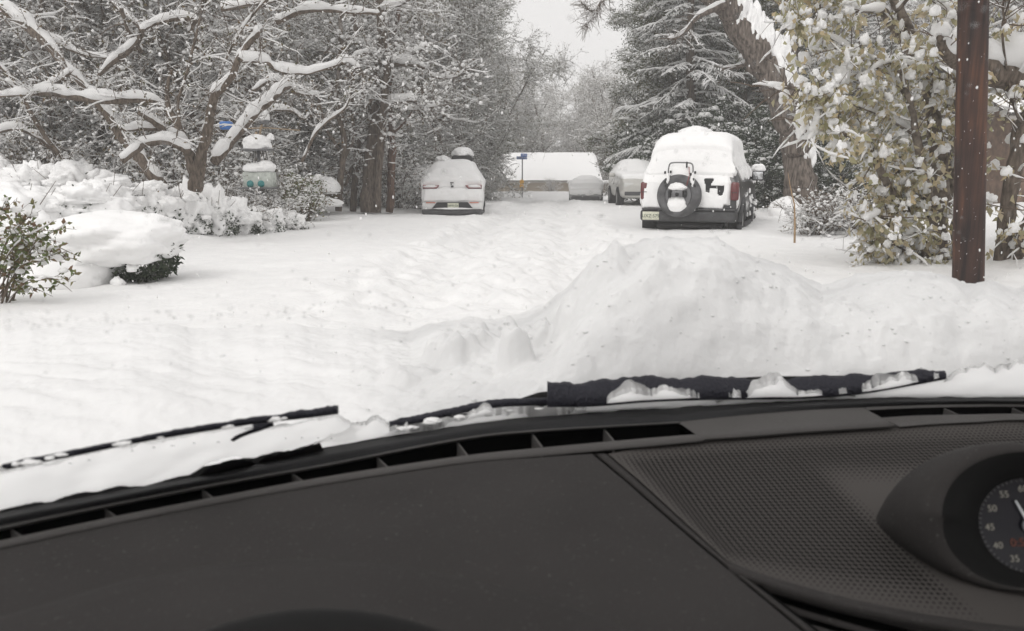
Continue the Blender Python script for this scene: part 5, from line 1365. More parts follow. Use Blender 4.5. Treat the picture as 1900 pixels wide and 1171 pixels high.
def evergreen(seed, W=1.6, H=2.6, name='evergreen_shrub', leafmat='leafdark', n=170, lsize=.085, per=85, cap=.72, capr=(.05, .13)):
    """broad-leaved bush: clumps of leaves with snow sitting on them"""
    global rng
    rng = np.random.default_rng(seed); root = thing(name, 'shrub', 'shrub'); t = Tree(); C = []
    for k in range(14):
        a = rng.uniform(0, 6.28); t.add(*limb((.1 * math.cos(a), .1 * math.sin(a), -.1), (math.cos(a) * .55 * W / H, math.sin(a) * .55 * W / H, 1), H * rng.uniform(.6, .98), .03, .008, 8, .10))
    while len(C) < n:
        p = rng.uniform(-1, 1, 3); q = np.linalg.norm(p)
        if q < 1 and q > .35: C.append(p)
    C = np.array(C); C = C * [W, W, H / 2] * (1 + .22 * fbm(C[:, 0] * 2 + seed, C[:, 1] * 2, C[:, 2] * 2, 3))[:, None] + [0, 0, H / 2]
    C[:, 2] = np.maximum(C[:, 2], .06)
    mb, sn = MB(), MB()
    i = np.repeat(np.arange(n), per); A = C[i] + rng.normal(size=(len(i), 3)) * np.array([.15, .15, .10]) * (W / 1.6) ** .4
    leaves(mb, A, lsize, 1, .3, .45)
    k = np.where(rng.random(n) < cap)[0]
    for j in k:
        rr = rng.uniform(*capr); snow_lump(sn, C[j] + [0, 0, .09], (rr * rng.uniform(.8, 1.5), rr * rng.uniform(.8, 1.5), rr * rng.uniform(.5, .85)), 2, .35, 2.2, rng.uniform(0, 50), .4)
    m = n * 14; i = rng.integers(0, n, m); blobs(sn, C[i] + rng.normal(size=(m, 3)) * [.15, .15, .09] + [0, 0, .04], rng.uniform(.012, .04, m), OCT, 0, (1.2, 1.2, .6))
    trunk_mesh(t).build('stems', M['bark'], root); mb.build('foliage', [M['twig'], M[leafmat]], root); sn.build('snow', M['treesnow'], root)
    PROTO[name + str(seed)] = root; return root

def snow_shrub(px, ytop, ybase, wpx, Y, seed, label, smooth=.5, leafmat='leafdark', depth=.8):
    """low garden shrub nearly swallowed by snow: foliage that peeps out under lumps of snow"""
    global rng
    rng = np.random.default_rng(seed + 500); k = Y / FPX; b = at(px, ybase, Y); top = at(px, ytop, Y)
    X = b[0]; zg = min(b[2], float(G(X, Y)), float(G(X, Y - wpx * k * .35))) - .05; h = top[2] - zg; w_ = wpx * k / 2
    root = thing('snowy_shrub', label, 'shrub', (X, Y, zg), 0, 'snow-buried shrubs along the left verge'); mb, sn = MB(), MB()
    n = int(1700 * max(1, w_ / .4)); p = rng.normal(size=(n, 3)); p = unit(p) * rng.uniform(.8, 1.2, (n, 1)); p[:, 2] = np.abs(p[:, 2]) * .9; p = p[fbm(p[:, 0] * 2.2 + seed, p[:, 1] * 2.2, p[:, 2] * 2.2, 2) > .0]
    p = p * [w_ * .92, w_ * depth * .92, h * .85]; leaves(mb, p + [0, 0, .02], .05, 0, .2, .5)
    m = max(3, int(3.5 * w_ / .4))
    snow_lump(sn, (0, 0, h * .40), (w_ * .86, w_ * depth * .84, h * .58), 5, .20 + .22 * (1 - smooth), 1.7 + 1.3 * (1 - smooth), seed, .62)
    for j in range(m):
        a = rng.uniform(0, 6.28); r_ = rng.uniform(.35, .95); x, y = r_ * w_ * math.cos(a), r_ * w_ * depth * math.sin(a); z = h * (.86 * math.sqrt(max(0, 1 - r_ * r_)) + .08); rr = rng.uniform(.14, .44) * min(w_, .55)
        snow_lump(sn, (x, y, z), (rr * rng.uniform(.9, 1.5), rr * rng.uniform(.9, 1.4), rr * rng.uniform(.55, .9)), 4, .34, 1.8, seed + j * 3.3, .5)
    f = MB(); 
    for j in range(7):
        a = rng.uniform(0, 6.28); tube(f, smooth_path([(0, 0, -.1), (w_ * .4 * math.cos(a), w_ * .4 * math.sin(a), h * .4), (w_ * rng.uniform(.6, 1.1) * math.cos(a), w_ * .8 * math.sin(a), h * rng.uniform(.7, 1.15))], 8), np.linspace(.008, .003, 8), 4)
    f.build('stems', M['twig'], root); mb.build('foliage', M[leafmat], root); sn.build('snow_cap', M['snow'], root)
    return root

def evergreen_tree(seed, H=9.0, W=2.3, name='evergreen_tree', leafmat='leafdark', n=620, per=64, top=.35):
    """bushy tree: uneven tiers of leaf clumps on forked limbs, snow lying on the clumps"""
    global rng
    rng = np.random.default_rng(seed); root = thing(name, 'tree', 'tree'); t = Tree()
    t.add(*limb((0, 0, -.2), (.03, .02, 1), H, .2, .03, 12, .05, .08)); pr = t.fork(0, 24, .30, .42, .06, .97, .10, 1.0, 7, .14); se = []
    for i in pr: se += t.fork(i, 3, .5, .5, .3, 1.0, .0, .9, 6, .2)
    A, D = t.anchors(n * 3, pr + se, .25); zf = A[:, 2] / H; A = A[(zf < 1.02) & (A[:, 2] > .25)][:n]; n = len(A)
    A = A + rng.normal(size=A.shape) * [.22, .22, .15]
    for k in range(n // 5): pass
    mb, sn = MB(), MB(); i = np.repeat(np.arange(n), per); off = rng.normal(size=(len(i), 3)) * [.19, .19, .10]; off[:, 2] -= .5 * (off[:, 0] ** 2 + off[:, 1] ** 2)
    leaves(mb, A[i] + off, .085, 1, .35, .42); k = rng.random(n) < .62
    for j in np.where(k)[0]:
        for _ in range(rng.integers(1, 4)):
            q = rng.uniform(.035, .12); snow_lump(sn, A[j] + rng.normal(size=3) * [.13, .13, .03] + [0, 0, .07], (q * rng.uniform(.9, 1.8), q * rng.uniform(.9, 1.8), q * rng.uniform(.4, .8)), 2, .45, 2.2, rng.uniform(0, 80), .4)
    m = n * 16; i = rng.integers(0, n, m); blobs(sn, A[i] + rng.normal(size=(m, 3)) * [.2, .2, .1] + [0, 0, .03], rng.uniform(.012, .042, m), OCT, 0, (1.3, 1.3, .6)); limb_snow(t, sn, .7, .02, 6, .3)
    B_, D_ = t.anchors(500, pr + se, .1); P1 = t.twigs(B_, D_, .6, .007, .003, 4)
    for P, Rr in t.tw: v, f = tubes(P, Rr, 3); mb.add(v, f, 0); snow_on(sn, P[::2], Rr[::2], .9, .010, 4, .7)
    trunk_mesh(t, 8).build('trunk', M['bark'], root); mb.build('crown', [M['twig'], M[leafmat]], root); sn.build('snow', M['treesnow'], root)
    PROTO[name + str(seed)] = root; return root

# --- prototypes
evergreen_tree(501); evergreen_tree(502, 9.5, 2.5, leafmat='leafmix')
for sd_ in (101, 102, 103): thicket(sd_)
thicket(104, 9.5, .12, 'leafolive', 15000, 6500); thicket(105, 11.0, .08, 'leafolive', 13000, 7000)
for sd_ in (201, 202): conifer(sd_)
for sd_ in (301, 302): evergreen(sd_)
for sd_ in (401, 402): brush(sd_)
rng = np.random.default_rng(77)
TH = ['woodland_tree101', 'woodland_tree102', 'woodland_tree103']; OL = ['woodland_tree104', 'woodland_tree105']
# left woods, row by row
gl = 'snow-speckled trees of the woods left of the street'
for i, px in enumerate((-230, -100, 30, 140, 260, 380, 480)): put(TH[i % 3], px + rng.normal() * 12, 19.0 + rng.uniform(-.6, 1.6), rng.uniform(.75, .95), 'bare twiggy tree in the front row of the left-hand woods', gl)
for i, px in enumerate((-120, 10, 120, 230, 340, 450, 540, 615, 690)): put((TH + OL)[i % 5], px + rng.normal() * 10, (23.5 if px < 500 else 26.5) + rng.uniform(-.8, 1.6), rng.uniform(.85, 1.1), 'snow-speckled tree in the middle of the left-hand woods', gl)
for i, px in enumerate((-60, 60, 170, 290, 400, 510, 610, 690, 760, 815)): put((OL + TH)[i % 5], px + rng.normal() * 8, 32 + rng.uniform(-1.5, 3), rng.uniform(1.0, 1.25), 'tall snow-speckled tree deep in the left-hand woods', gl)
for i, px in enumerate((600, 680, 750, 805, 845, 862)): put(OL[i % 2], px, 42 + rng.uniform(-2, 3), rng.uniform(1.15, 1.35), 'tall olive-leaved tree behind the white hatchback', 'tall trees behind the white hatchback')
for i, (px, Y, sc) in enumerate(((775, 31, .55), (868, 37, .58), (872, 46, .60), (850, 34, .8), (730, 29, .5))): put(OL[i % 2], px, Y, sc, 'leafy snow-dusted young tree beside the white hatchback', 'young trees beside the white hatchback')
gf = 'hazy trees behind the brick house'
for i, (px, Y, sc) in enumerate(((915, 70, 1.5), (955, 74, 1.38), (1000, 70, 1.18), (1050, 73, 1.2), (1092, 69, 1.1), (1128, 72, .98), (1160, 66, 1.05), (985, 84, 1.45), (1035, 86, 1.3), (1085, 88, 1.2), (1125, 90, 1.1))): put((TH + OL)[i % 5], px, Y, sc, 'pale hazy tree rising behind the brick house roof', gf)
gm = 'bushy evergreen trees left of the far street'
for px, Y, sc in ((700, 36, 1.0), (765, 40, 1.15), (822, 37.5, .9), (868, 43, 1.15), (880, 50, 1.2), (640, 34, 1.0), (560, 38, 1.2)): put(('evergreen_tree502', 'evergreen_tree501')[int(px) % 3 == 0], px, Y, sc, 'bushy olive evergreen tree in the tall mass beyond the white hatchback', gm)
put('woodland_tree101', 1088, 66, 1.16, 'thin pale tree with a forked top against the white sky', 'thin tree against the sky', 1.2)
for i, px in enumerate((-40, 90, 215, 330, 405, 520, 600, 660, 700, 745)): put(('bare_brush401', 'bare_brush402')[i % 2], px, 17.3 + rng.uniform(-.5, .8) + (7.5 if px > 530 else 0), rng.uniform(.8, 1.15), 'tangle of bare brush at the foot of the left-hand woods', 'bare brush under the left-hand woods')
for i, (px, Y, s) in enumerate(((905, 52, .9), (1022, 52.5, .55))): put(('bare_brush401', 'bare_brush402')[i % 2], px, Y, s, 'bare stems standing in front of the brick house wall', 'bare shrubs in front of the brick house')
# right side
gr = 'snow-laden spruces on the right side'
put('spruce_tree201', 1276, 28.5, .92, 'great snow-laden spruce with bare upper trunk above the black off-road vehicle', 'tallest spruce', 2.1)
put('spruce_tree202', 1222, 36, .88, 'snow-laden spruce beside the gap of sky, above the silver car', 'spruce by the sky gap', .4)
for px, Y, sc in ((1300, 37, 1.0), (1345, 32, .95), (1425, 30, .85), (1505, 34, .9), (1600, 31, .8), (1690, 36, .9)): put(('spruce_tree201', 'spruce_tree202')[int(px) % 2], px, Y, sc, 'dark spruce loaded with snow behind the leaning oak', gr)
for px, Y, sc in ((1196, 35, .92), (1248, 32, 1.05), (1300, 31, .95), (1372, 29.5, .85), (1440, 29, .9), (1530, 30, 1.0)): put(('evergreen_tree501', 'evergreen_tree502')[px % 4 == 0], px, Y, sc, 'bushy dark evergreen loaded with snow rising behind the black off-road vehicle', 'bushy evergreens behind the black off-road vehicle')
ge = 'broad-leaved evergreen shrubs behind the black off-road vehicle'
for px, Y, sc in ((1222, 33, 1.1), (1236, 30, 1.3), (1285, 27.5, 1.15), (1345, 26.5, 1.2), (1400, 25.5, 1.1), (1440, 24.5, .95), (1545, 22, .9), (1590, 20, .7), (1640, 24, 1.1)): put(('evergreen_shrub301', 'evergreen_shrub302')[int(px) % 2], px, Y, sc, 'dark evergreen shrub with clots of snow behind the black off-road vehicle', ge)
for px, Y, sc in ((1580, 26, .7), (1720, 22, .75), (1790, 25, .9), (1905, 21, .7)): put(TH[int(px) % 3], px, Y, sc, 'bare snowy tree seen through the hanging leaves on the right', 'bare trees behind the right verge')

# --- hero trees traced limb by limb, each limb with its own distance
def traced(name, label, cat, Y, limbs, bark='bark', group=None, slim=1.0):
    global rng
    b0 = limbs[0][1][0]; base = at(b0[0], b0[1], Y); root = thing(name, label, cat, base, 0, group); t = Tree()
    for dY, pts in limbs:
        pts = np.array(pts, float); n = len(pts); dys = np.linspace(dY[0], dY[1], n)
        P = np.array([at(p[0], p[1], Y + d) for p, d in zip(pts, dys)]) - base; r = pts[:, 2] / 2 / FPX * (Y + dys) * slim
        q = smooth_path(np.column_stack([P, r]), max(10, n * 3)); q[:, 3] = np.maximum(q[:, 3], .004)
        wob = .25 * q[:, 3].mean(); q[1:-1, :3] += rng.normal(size=(len(q) - 2, 3)) * wob * .5
        t.add(q[:, :3], q[:, 3])
    return root, t

rng = np.random.default_rng(31)
root, t = traced('gnarled_tree', 'gnarled leaning tree with thick snow along its limbs at the left', 'tree', 12.2, [
    ((0, -.6), [(362, 352, 40), (368, 318, 34), (376, 280, 27), (388, 232, 23), (396, 186, 21), (424, 150, 17), (448, 102, 16), (468, 72, 14), (486, 56, 9)]),
    ((.1, .5), [(362, 330, 28), (345, 270, 22), (330, 236, 20), (313, 198, 15), (311, 168, 10), (318, 130, 6)]),
    ((.0, -.9), [(360, 322, 28), (345, 272, 24), (312, 250, 20), (284, 226, 15), (258, 209, 12)]),
    ((-.5, -1.0), [(300, 240, 12), (262, 238, 12), (238, 241, 10), (224, 238, 6)]),
    ((.6, .2), [(330, 236, 16), (306, 198, 14), (262, 186, 18), (180, 186, 19), (92, 173, 17), (44, 175, 10), (-60, 183, 8)]),
    ((.5, 1.8), [(300, 345, 34), (236, 262, 30), (182, 190, 26), (130, 134, 22), (66, 60, 26), (4, 18, 24), (-80, -30, 22)]),
    ((1.0, 1.4), [(183, 140, 9), (214, 110, 17), (248, 84, 17), (263, 58, 12), (238, 32, 10), (208, 4, 7)]),
    ((1.0, 1.6), [(262, 58, 10), (292, 42, 12), (332, 34, 15), (362, 38, 13), (350, 60, 6)]),
    ((-.5, -.2), [(446, 112, 12), (492, 115, 13), (520, 131, 13), (570, 135, 10), (620, 121, 9), (642, 113, 7), (668, 126, 3)]),
    ((.6, 4.2), [(398, 300, 26), (436, 250, 24), (478, 205, 22), (512, 176, 20), (532, 160, 14), (552, 174, 10), (592, 176, 5)]),
    ((3.6, 4.0), [(468, 170, 10), (496, 152, 11), (518, 151, 9), (546, 166, 4)]),
    ((3.8, 4.2), [(500, 202, 8), (540, 206, 9), (562, 220, 6), (572, 212, 3)]),
    ((-1., -.6), [(226, 300, 16), (262, 272, 19), (306, 262, 19), (352, 282, 18)]),
    ((.6, .3), [(130, 134, 10), (90, 160, 12), (45, 172, 10), (10, 150, 6)]),
    ((1.4, 1.0), [(412, 18, 12), (480, 6, 14), (560, -12, 12)]), ((1.6, 1.8), [(512, 42, 14), (566, 20, 15), (640, 22, 11), (704, 26, 8)]),
    ((-.2, -.2), [(345, 270, 10), (330, 200, 8), (350, 120, 7), (372, 30, 6), (380, -30, 5)]),
    ((1.2, 1.6), [(-20, 100, 8), (24, 150, 10), (70, 230, 12), (120, 300, 12)]), ((.2, .2), [(410, 130, 6), (445, 60, 6), (500, -10, 5)]),
    ((1.5, 2.0), [(-20, 250, 10), (30, 238, 12), (80, 262, 10), (120, 300, 12)]), ((1.8, 1.2), [(60, 60, 14), (110, 80, 12), (150, 100, 8), (200, 108, 5)]), ((1.0, 1.6), [(560, 300, 8), (590, 240, 9), (640, 200, 7), (650, 160, 4)]), ((1.0, 1.6), [(225, 15, 10), (240, 60, 12), (262, 96, 13)]),
], slim=.72)
A, D = t.anchors(520); P1 = t.twigs(A, D, .55, .007, .003, 6, .4, .8, .25, .0, .28); A, D = t.along(P1, 900); t.twigs(A, D, .26, .004, .002, 3, .5, .9, .15)
finish(t, root, nleaf=1500, leafmat='leafbrown', lsize=.05, nblob=2200, bsize=(.007, .024), twsnow=.8, twbase=.0085, lamt=1.05, lbase=.026, S=12)

root, t = traced('snowy_trunk_tree', 'straight tree with snow-draped crooked limbs left of the white hatchback', 'tree', 21.6, [
    ((0, 0), [(688, 394, 42), (690, 340, 36), (697, 262, 31), (702, 190, 26), (707, 120, 20), (706, 60, 17), (704, 0, 16), (700, -70, 14)]),
    ((-.3, -.5), [(700, 388, 12), (704, 300, 13), (710, 230, 15), (713, 185, 16), (716, 150, 12), (722, 112, 12), (716, 80, 9), (712, 50, 6)]),
    ((-.3, -1), [(714, 118, 10), (690, 101, 9), (664, 102, 6), (636, 120, 4)]), ((-.3, -1), [(724, 118, 11), (760, 118, 10), (788, 127, 7), (806, 143, 6), (846, 142, 4), (860, 132, 2)]),
    ((-.4, -1.2), [(722, 190, 8), (764, 186, 7), (772, 188, 3)]), ((-.4, -1.2), [(738, 200, 5), (780, 203, 5), (815, 195, 3)]),
    ((-.2, .8), [(722, 112, 9), (730, 80, 8), (744, 52, 6), (735, 26, 4)]), ((-.3, -1), [(756, 102, 6), (775, 96, 6), (790, 86, 3)]),
    ((0, .6), [(700, 260, 12), (660, 300, 8), (640, 345, 6)]), ((-.2, -.4), [(722, 130, 5), (742, 148, 5), (762, 168, 4)]), ((-.3, -.6), [(705, 180, 12), (690, 182, 9), (678, 200, 5)]),
    ((0, -.6), [(706, 70, 8), (680, 84, 6), (640, 70, 4), (615, 80, 2)]), ((0, -.8), [(705, 20, 8), (740, 10, 6), (790, -20, 4)])])
A, D = t.anchors(420); P1 = t.twigs(A, D, .8, .009, .004, 5, .4, .8, .1, .0, .2); A, D = t.along(P1, 900); t.twigs(A, D, .35, .005, .002, 3)
finish(t, root, nleaf=800, nblob=1600, bsize=(.02, .06), twsnow=.7, twbase=.012, lamt=1.0, lbase=.042, S=10)

root, t = traced('slim_red_trunk_tree', 'slim reddish trunk rising beside the snow-draped tree', 'tree', 22.2, [((0, 0), [(722, 394, 15), (726, 330, 15), (727, 260, 15), (722, 190, 12), (728, 110, 10), (740, 20, 8), (745, -40, 6)]), ((0, .5), [(727, 250, 6), (760, 215, 4), (790, 160, 3)])], 'barkred')
A, D = t.anchors(160); t.twigs(A, D, .6, .008, .003, 4)
finish(t, root, nleaf=200, nblob=400, bsize=(.02, .05), lamt=.6, lbase=.015, S=10, bark='barkred')
for i, (nm, px, lb) in enumerate((('twin', 628, 'forked grey trunk at the wood edge beside the snowy mound'), ('lean', 655, 'leaning trunk between the forked trunk and the straight tree'))):
    root, t = traced('slender_tree', lb, 'tree', 21.0 + i, [((0, 0), [(px, 392, 13), (px + 4, 330, 12), (px + 10, 260, 11), (px - 4, 180, 9), (px + 6, 90, 8), (px, 0, 7), (px, -40, 6)]), ((0, .5), [(px + 8, 300, 9), (px + 28, 250, 7), (px + 20, 190, 6)]), ((0, -.4), [(px + 2, 280, 7), (px - 26, 230, 6), (px - 40, 160, 4)]), ((0, -.4), [(px + 2, 220, 5), (px + 36, 170, 4), (px + 60, 160, 3)])], 'barkred' if i else 'bark')
    A, D = t.anchors(220); P1 = t.twigs(A, D, .7, .008, .003, 5); A, D = t.along(P1, 400); t.twigs(A, D, .3, .005, .002, 3)
    finish(t, root, nleaf=400, nblob=700, bsize=(.02, .05), lamt=.8, lbase=.02, S=8)

# leaning oak on the right
M['oakbark'] = simple('furrowed oak bark', (.145, .122, .105), .92, .12, noise=.45, nscale=22, bump=1.0, bscale=30, stretch=.18, col2=(.05, .04, .034))
root, t = traced('leaning_oak', 'big furrowed oak trunk leaning over the black off-road vehicle', 'tree', 19.5, [
    ((0, 0), [(1488, 392, 78), (1486, 362, 62), (1482, 320, 54), (1474, 262, 50), (1461, 206, 52), (1436, 146, 52), (1404, 92, 50), (1370, 44, 46), (1345, 0, 44), (1318, -70, 40)]),
    ((.1, .6), [(1440, 150, 34), (1462, 110, 26), (1470, 60, 22), (1452, 0, 18), (1440, -40, 14)]),
    ((0, -1.5), [(1370, 44, 22), (1280, -20, 16), (1190, -32, 11), (1130, -14, 7), (1108, 14, 4), (1088, 48, 2)]),
    ((-.8, -1.6), [(1180, -30, 6), (1118, 2, 4), (1098, 20, 3), (1078, 4, 2)]),
    ((-.3, -1.0), [(1345, 10, 14), (1300, 28, 9), (1262, 66, 6), (1240, 72, 3)]), ((.2, .8), [(1404, 92, 14), (1382, 120, 8), (1340, 128, 5)]),
    ((0, -.3), [(1458, 392, 24), (1468, 372, 24), (1478, 350, 20)])], 'oakbark')
idx = [2, 3, 4, 5]
A, D = t.anchors(160, [2, 3], .5); P1 = t.twigs(A, D, .35, .006, .0025, 5, .7, .6, -.3, .05, .15); A, D = t.along(P1, 160); t.twigs(A, D, .18, .004, .002, 3)
A, D = t.anchors(120, [1, 4, 5], .2); t.twigs(A, D, .5, .008, .003, 5, .6, .6, .0)
sn0 = MB(); finish(t, root, nleaf=0, nblob=0, twsnow=.35, twbase=.006, lamt=.75, lbase=.02, S=18, bark='oakbark')
# snow plastered on the upper side of the leaning trunk and piled at its foot
mb = MB(); P, r, _ = t.l[0]
for i in range(4, len(P) - 2):
    tg = unit(P[min(i + 1, len(P) - 1)] - P[i - 1]); out = unit(np.array([1.0, -.35, .25]) - tg * (np.array([1.0, -.35, .25]) @ tg))
    if i < 8 or rng.random() < .12: continue
    snow_lump(mb, P[i] + out * r[i] * .60, (r[i] * .62, r[i] * .62, r[i] * 1.7), 4, .38, 2.4, i * 2.7, .98)
snow_lump(mb, np.array([-.45, -.25, -.10]), (.42, .40, .42), 4, .18, 1.5, 3.0, .5); snow_lump(mb, P[0] + [-.18, -.1, .5], (.12, .14, .55), 3, .25, 2, 5, .9)
mb.build('plastered_snow', M['snow'], root)

# tree with hanging leaves, right verge
rng = np.random.default_rng(64)
root, t = traced('hanging_leaf_tree', 'tree of drooping olive and tan leaves heaped with snow left of the utility pole', 'tree', 9.6, [
    ((0, .2), [(1742, 500, 34), (1742, 430, 32), (1744, 340, 30), (1738, 250, 27), (1722, 180, 23), (1700, 100, 20), (1664, 10, 17), (1640, -50, 14)]),
    ((-.1, -.8), [(1718, 480, 22), (1690, 410, 18), (1652, 350, 15), (1622, 300, 13), (1596, 268, 11), (1552, 240, 7)]),
    ((-.2, -.6), [(1735, 440, 22), (1724, 370, 19), (1710, 300, 16), (1698, 240, 13), (1690, 190, 10), (1668, 130, 8)]),
    ((-.2, -1.3), [(1700, 250, 8), (1640, 215, 7), (1590, 196, 6), (1540, 176, 5), (1480, 166, 4), (1425, 160, 2)]),
    ((0, -.8), [(1690, 190, 8), (1650, 140, 7), (1600, 110, 6), (1540, 70, 5), (1480, 45, 3), (1440, 38, 2)]),
    ((.1, -.6), [(1728, 200, 9), (1745, 150, 8), (1712, 148, 7), (1690, 122, 6), (1640, 118, 4), (1590, 150, 3)]),
    ((.2, .2), [(1700, 110, 18), (1668, 66, 18), (1640, 24, 16), (1610, -20, 14)]),
    ((0, -.4), [(1750, 320, 10), (1778, 240, 8), (1770, 150, 6), (1786, 60, 4)]),
    ((0, -.5), [(1740, 470, 14), (1690, 470, 10), (1650, 450, 8), (1610, 470, 5)]),
    ((.2, .7), [(1735, 300, 12), (1690, 290, 9), (1650, 285, 7), (1600, 330, 5), (1570, 350, 3)]),
    ((.0, -1.2), [(1600, 260, 6), (1560, 200, 5), (1530, 215, 4), (1500, 260, 3)]), ((0, -1.1), [(1490, 168, 4), (1500, 210, 4), (1490, 250, 2)]),
    ((0, .4), [(1745, 420, 14), (1765, 350, 11), (1760, 270, 8), (1785, 200, 5)]), ((0, .2), [(1655, 350, 8), (1670, 300, 6), (1655, 250, 4), (1672, 210, 3)]),
    ((0, -.6), [(1664, 20, 8), (1700, -10, 7), (1760, 20, 6), (1786, 70, 4)]), ((0, -.5), [(1640, 20, 7), (1580, 20, 6), (1530, 10, 4), (1480, -20, 3)]),
    ((0, -.8), [(1718, 480, 12), (1668, 440, 9), (1630, 400, 6), (1604, 410, 4)]), ((0, -.3), [(1736, 500, 12), (1700, 490, 9), (1672, 480, 7), (1640, 492, 4)]), ((0, -.5), [(1742, 505, 10), (1690, 512, 8), (1650, 500, 6), (1610, 505, 3)]), ((0, -.4), [(1745, 500, 9), (1770, 470, 7), (1765, 420, 5), (1785, 380, 3)]), ((0, -.5), [(1742, 505, 8), (1760, 510, 6), (1775, 490, 4)])])
big = list(range(1, len(t.l)))
A, D = t.anchors(430, big, .15); P1 = t.twigs(A, D, .42, .0065, .003, 5, .5, .8, .1, .05, .2); A, D = t.along(P1, 420); P2 = t.twigs(A, D, .2, .004, .002, 3)
mb, sn = MB(), MB(); limb_snow(t, sn, .75, .030, 8, .6)
for P, Rr in t.tw:
    v, f = tubes(P, Rr, 4); mb.add(v, f, 0); k = rng.random(len(P)) < .75; snow_on(sn, P[k], Rr[k], .9, .013, 5, .7)
ends = np.concatenate([P1[:, -1], P2[:, -1], P1[:, 2]]); wl_ = ends + np.array(root.location); pxe = 950 + FPX * wl_[:, 0] / (wl_[:, 1] * _cp - (wl_[:, 2] - 1.05) * _sp)
pye = 585.5 - FPX * ((wl_[:, 2] - 1.05) * _cp + wl_[:, 1] * _sp) / (wl_[:, 1] * _cp - (wl_[:, 2] - 1.05) * _sp)
ends = ends[(rng.random(len(ends)) < .74) & ((pxe > np.interp(pye, [0, 100, 250, 330, 450], [1440, 1470, 1500, 1560, 1590])) | (rng.random(len(ends)) < .06))]
nl = rng.integers(3, 8, len(ends)); i = np.repeat(np.arange(len(ends)), nl)
leaves(mb, ends[i] + rng.normal(size=(len(i), 3)) * .050, .098, 1, .68, .50, .35)
for e in ends:
    if rng.random() < .6:
        for _ in range(rng.integers(1, 4)):
            q = rng.uniform(.014, .042) * (1.7 if rng.random() < .07 else 1); snow_lump(sn, e + rng.normal(size=3) * [.03, .03, .02] + [0, 0, q * .3], (q * rng.uniform(.6, 1.4), q * rng.uniform(.6, 1.4), q * rng.uniform(.7, 2.0)), 3, .55, 1.7, rng.uniform(0, 90), .7)
bl_ = at(1500, 232, 8.6) - np.array(root.location); snow_lump(sn, bl_, (.13, .13, .17), 4, .28, 1.8, 4.0, .8)
trunk_mesh(t, 12).build('trunk', simple('pale grey bark', (.17, .145, .12), .9, .15, noise=.4, nscale=14, bump=.8, bscale=35, col2=(.085, .07, .058)), root)
mb.build('crown', [M['twig'], M['leafhang']], root); sn.build('snow', M['treesnow'], root)

# tree at the right edge behind the pole with one great snow-loaded limb
root, t = traced('snow_loaded_limb_tree', 'dark tree at the right edge with one great snow-loaded limb behind the pole', 'tree', 9.0, [
    ((0, 0), [(1858, 540, 34), (1862, 460, 30), (1872, 380, 28), (1884, 300, 30), (1905, 230, 34), (1940, 170, 40), (1990, 100, 40), (2030, 0, 36)]),
    ((.3, -.6), [(2010, 190, 60), (1950, 168, 58), (1895, 150, 52), (1848, 132, 44), (1790, 118, 34), (1760, 96, 22), (1742, 70, 10)]),
    ((0, -.6), [(1880, 540, 18), (1890, 470, 16), (1905, 410, 14), (1935, 340, 10)]), ((0, -.5), [(1866, 440, 8), (1890, 420, 7), (1930, 400, 6)]),
    ((0, -.5), [(1900, 236, 7), (1880, 190, 5), (1860, 60, 4), (1880, -20, 3)]), ((0, -.3), [(1950, 160, 8), (1885, 90, 5), (1862, 20, 4), (1872, -30, 3)])])
A, D = t.anchors(130); P1 = t.twigs(A, D, .4, .006, .003, 5); A, D = t.along(P1, 120); t.twigs(A, D, .2, .004, .002, 3)
mb, sn = MB(), MB()
for k, (P, r, _) in enumerate(t.l):
    q = smooth_path(np.column_stack([P, r]), len(P) * 4); snow_on(sn, q[None, :, :3], q[None, :, 3], 1.15 if k == 1 else .6, .05 if k == 1 else .012, 9, 0, 0, .75)
for P, Rr in t.tw:
    v, f = tubes(P, Rr, 4); mb.add(v, f, 0); k = rng.random(len(P)) < .4; snow_on(sn, P[k], Rr[k], .9, .009, 5, .6)
ends = np.concatenate([p[:, -1] for p, _ in t.tw]); ends = ends[rng.random(len(ends)) < .6]; i = np.repeat(np.arange(len(ends)), 4); leaves(mb, ends[i] + rng.normal(size=(len(i), 3)) * .03, .09, 1, .75, .48, .35)
for e in ends:
    if rng.random() < .5: q = rng.uniform(.025, .06); snow_lump(sn, e, (q, q, q * 1.3), 3, .28, 1.9, rng.uniform(0, 90), .5)
trunk_mesh(t, 12).build('trunk', M['bark'], root); mb.build('crown', [M['twig'], M['leafhang']], root); sn.build('snow', M['treesnow'], root)

# brown house glimpsed at the right edge
a = at(1872, 330, 19.0); e_ = at(1852, 205, 19.0); r_ = at(1852, 120, 21.5)
house('brown_house', 'brown house glimpsed behind the trees at the right edge', a[0], a[0] + 9, 19.0, 6.0, 0.0, e_[2], r_[2], simple('brown siding', (.17, .115, .085), .85, noise=.25, nscale=6), .4)

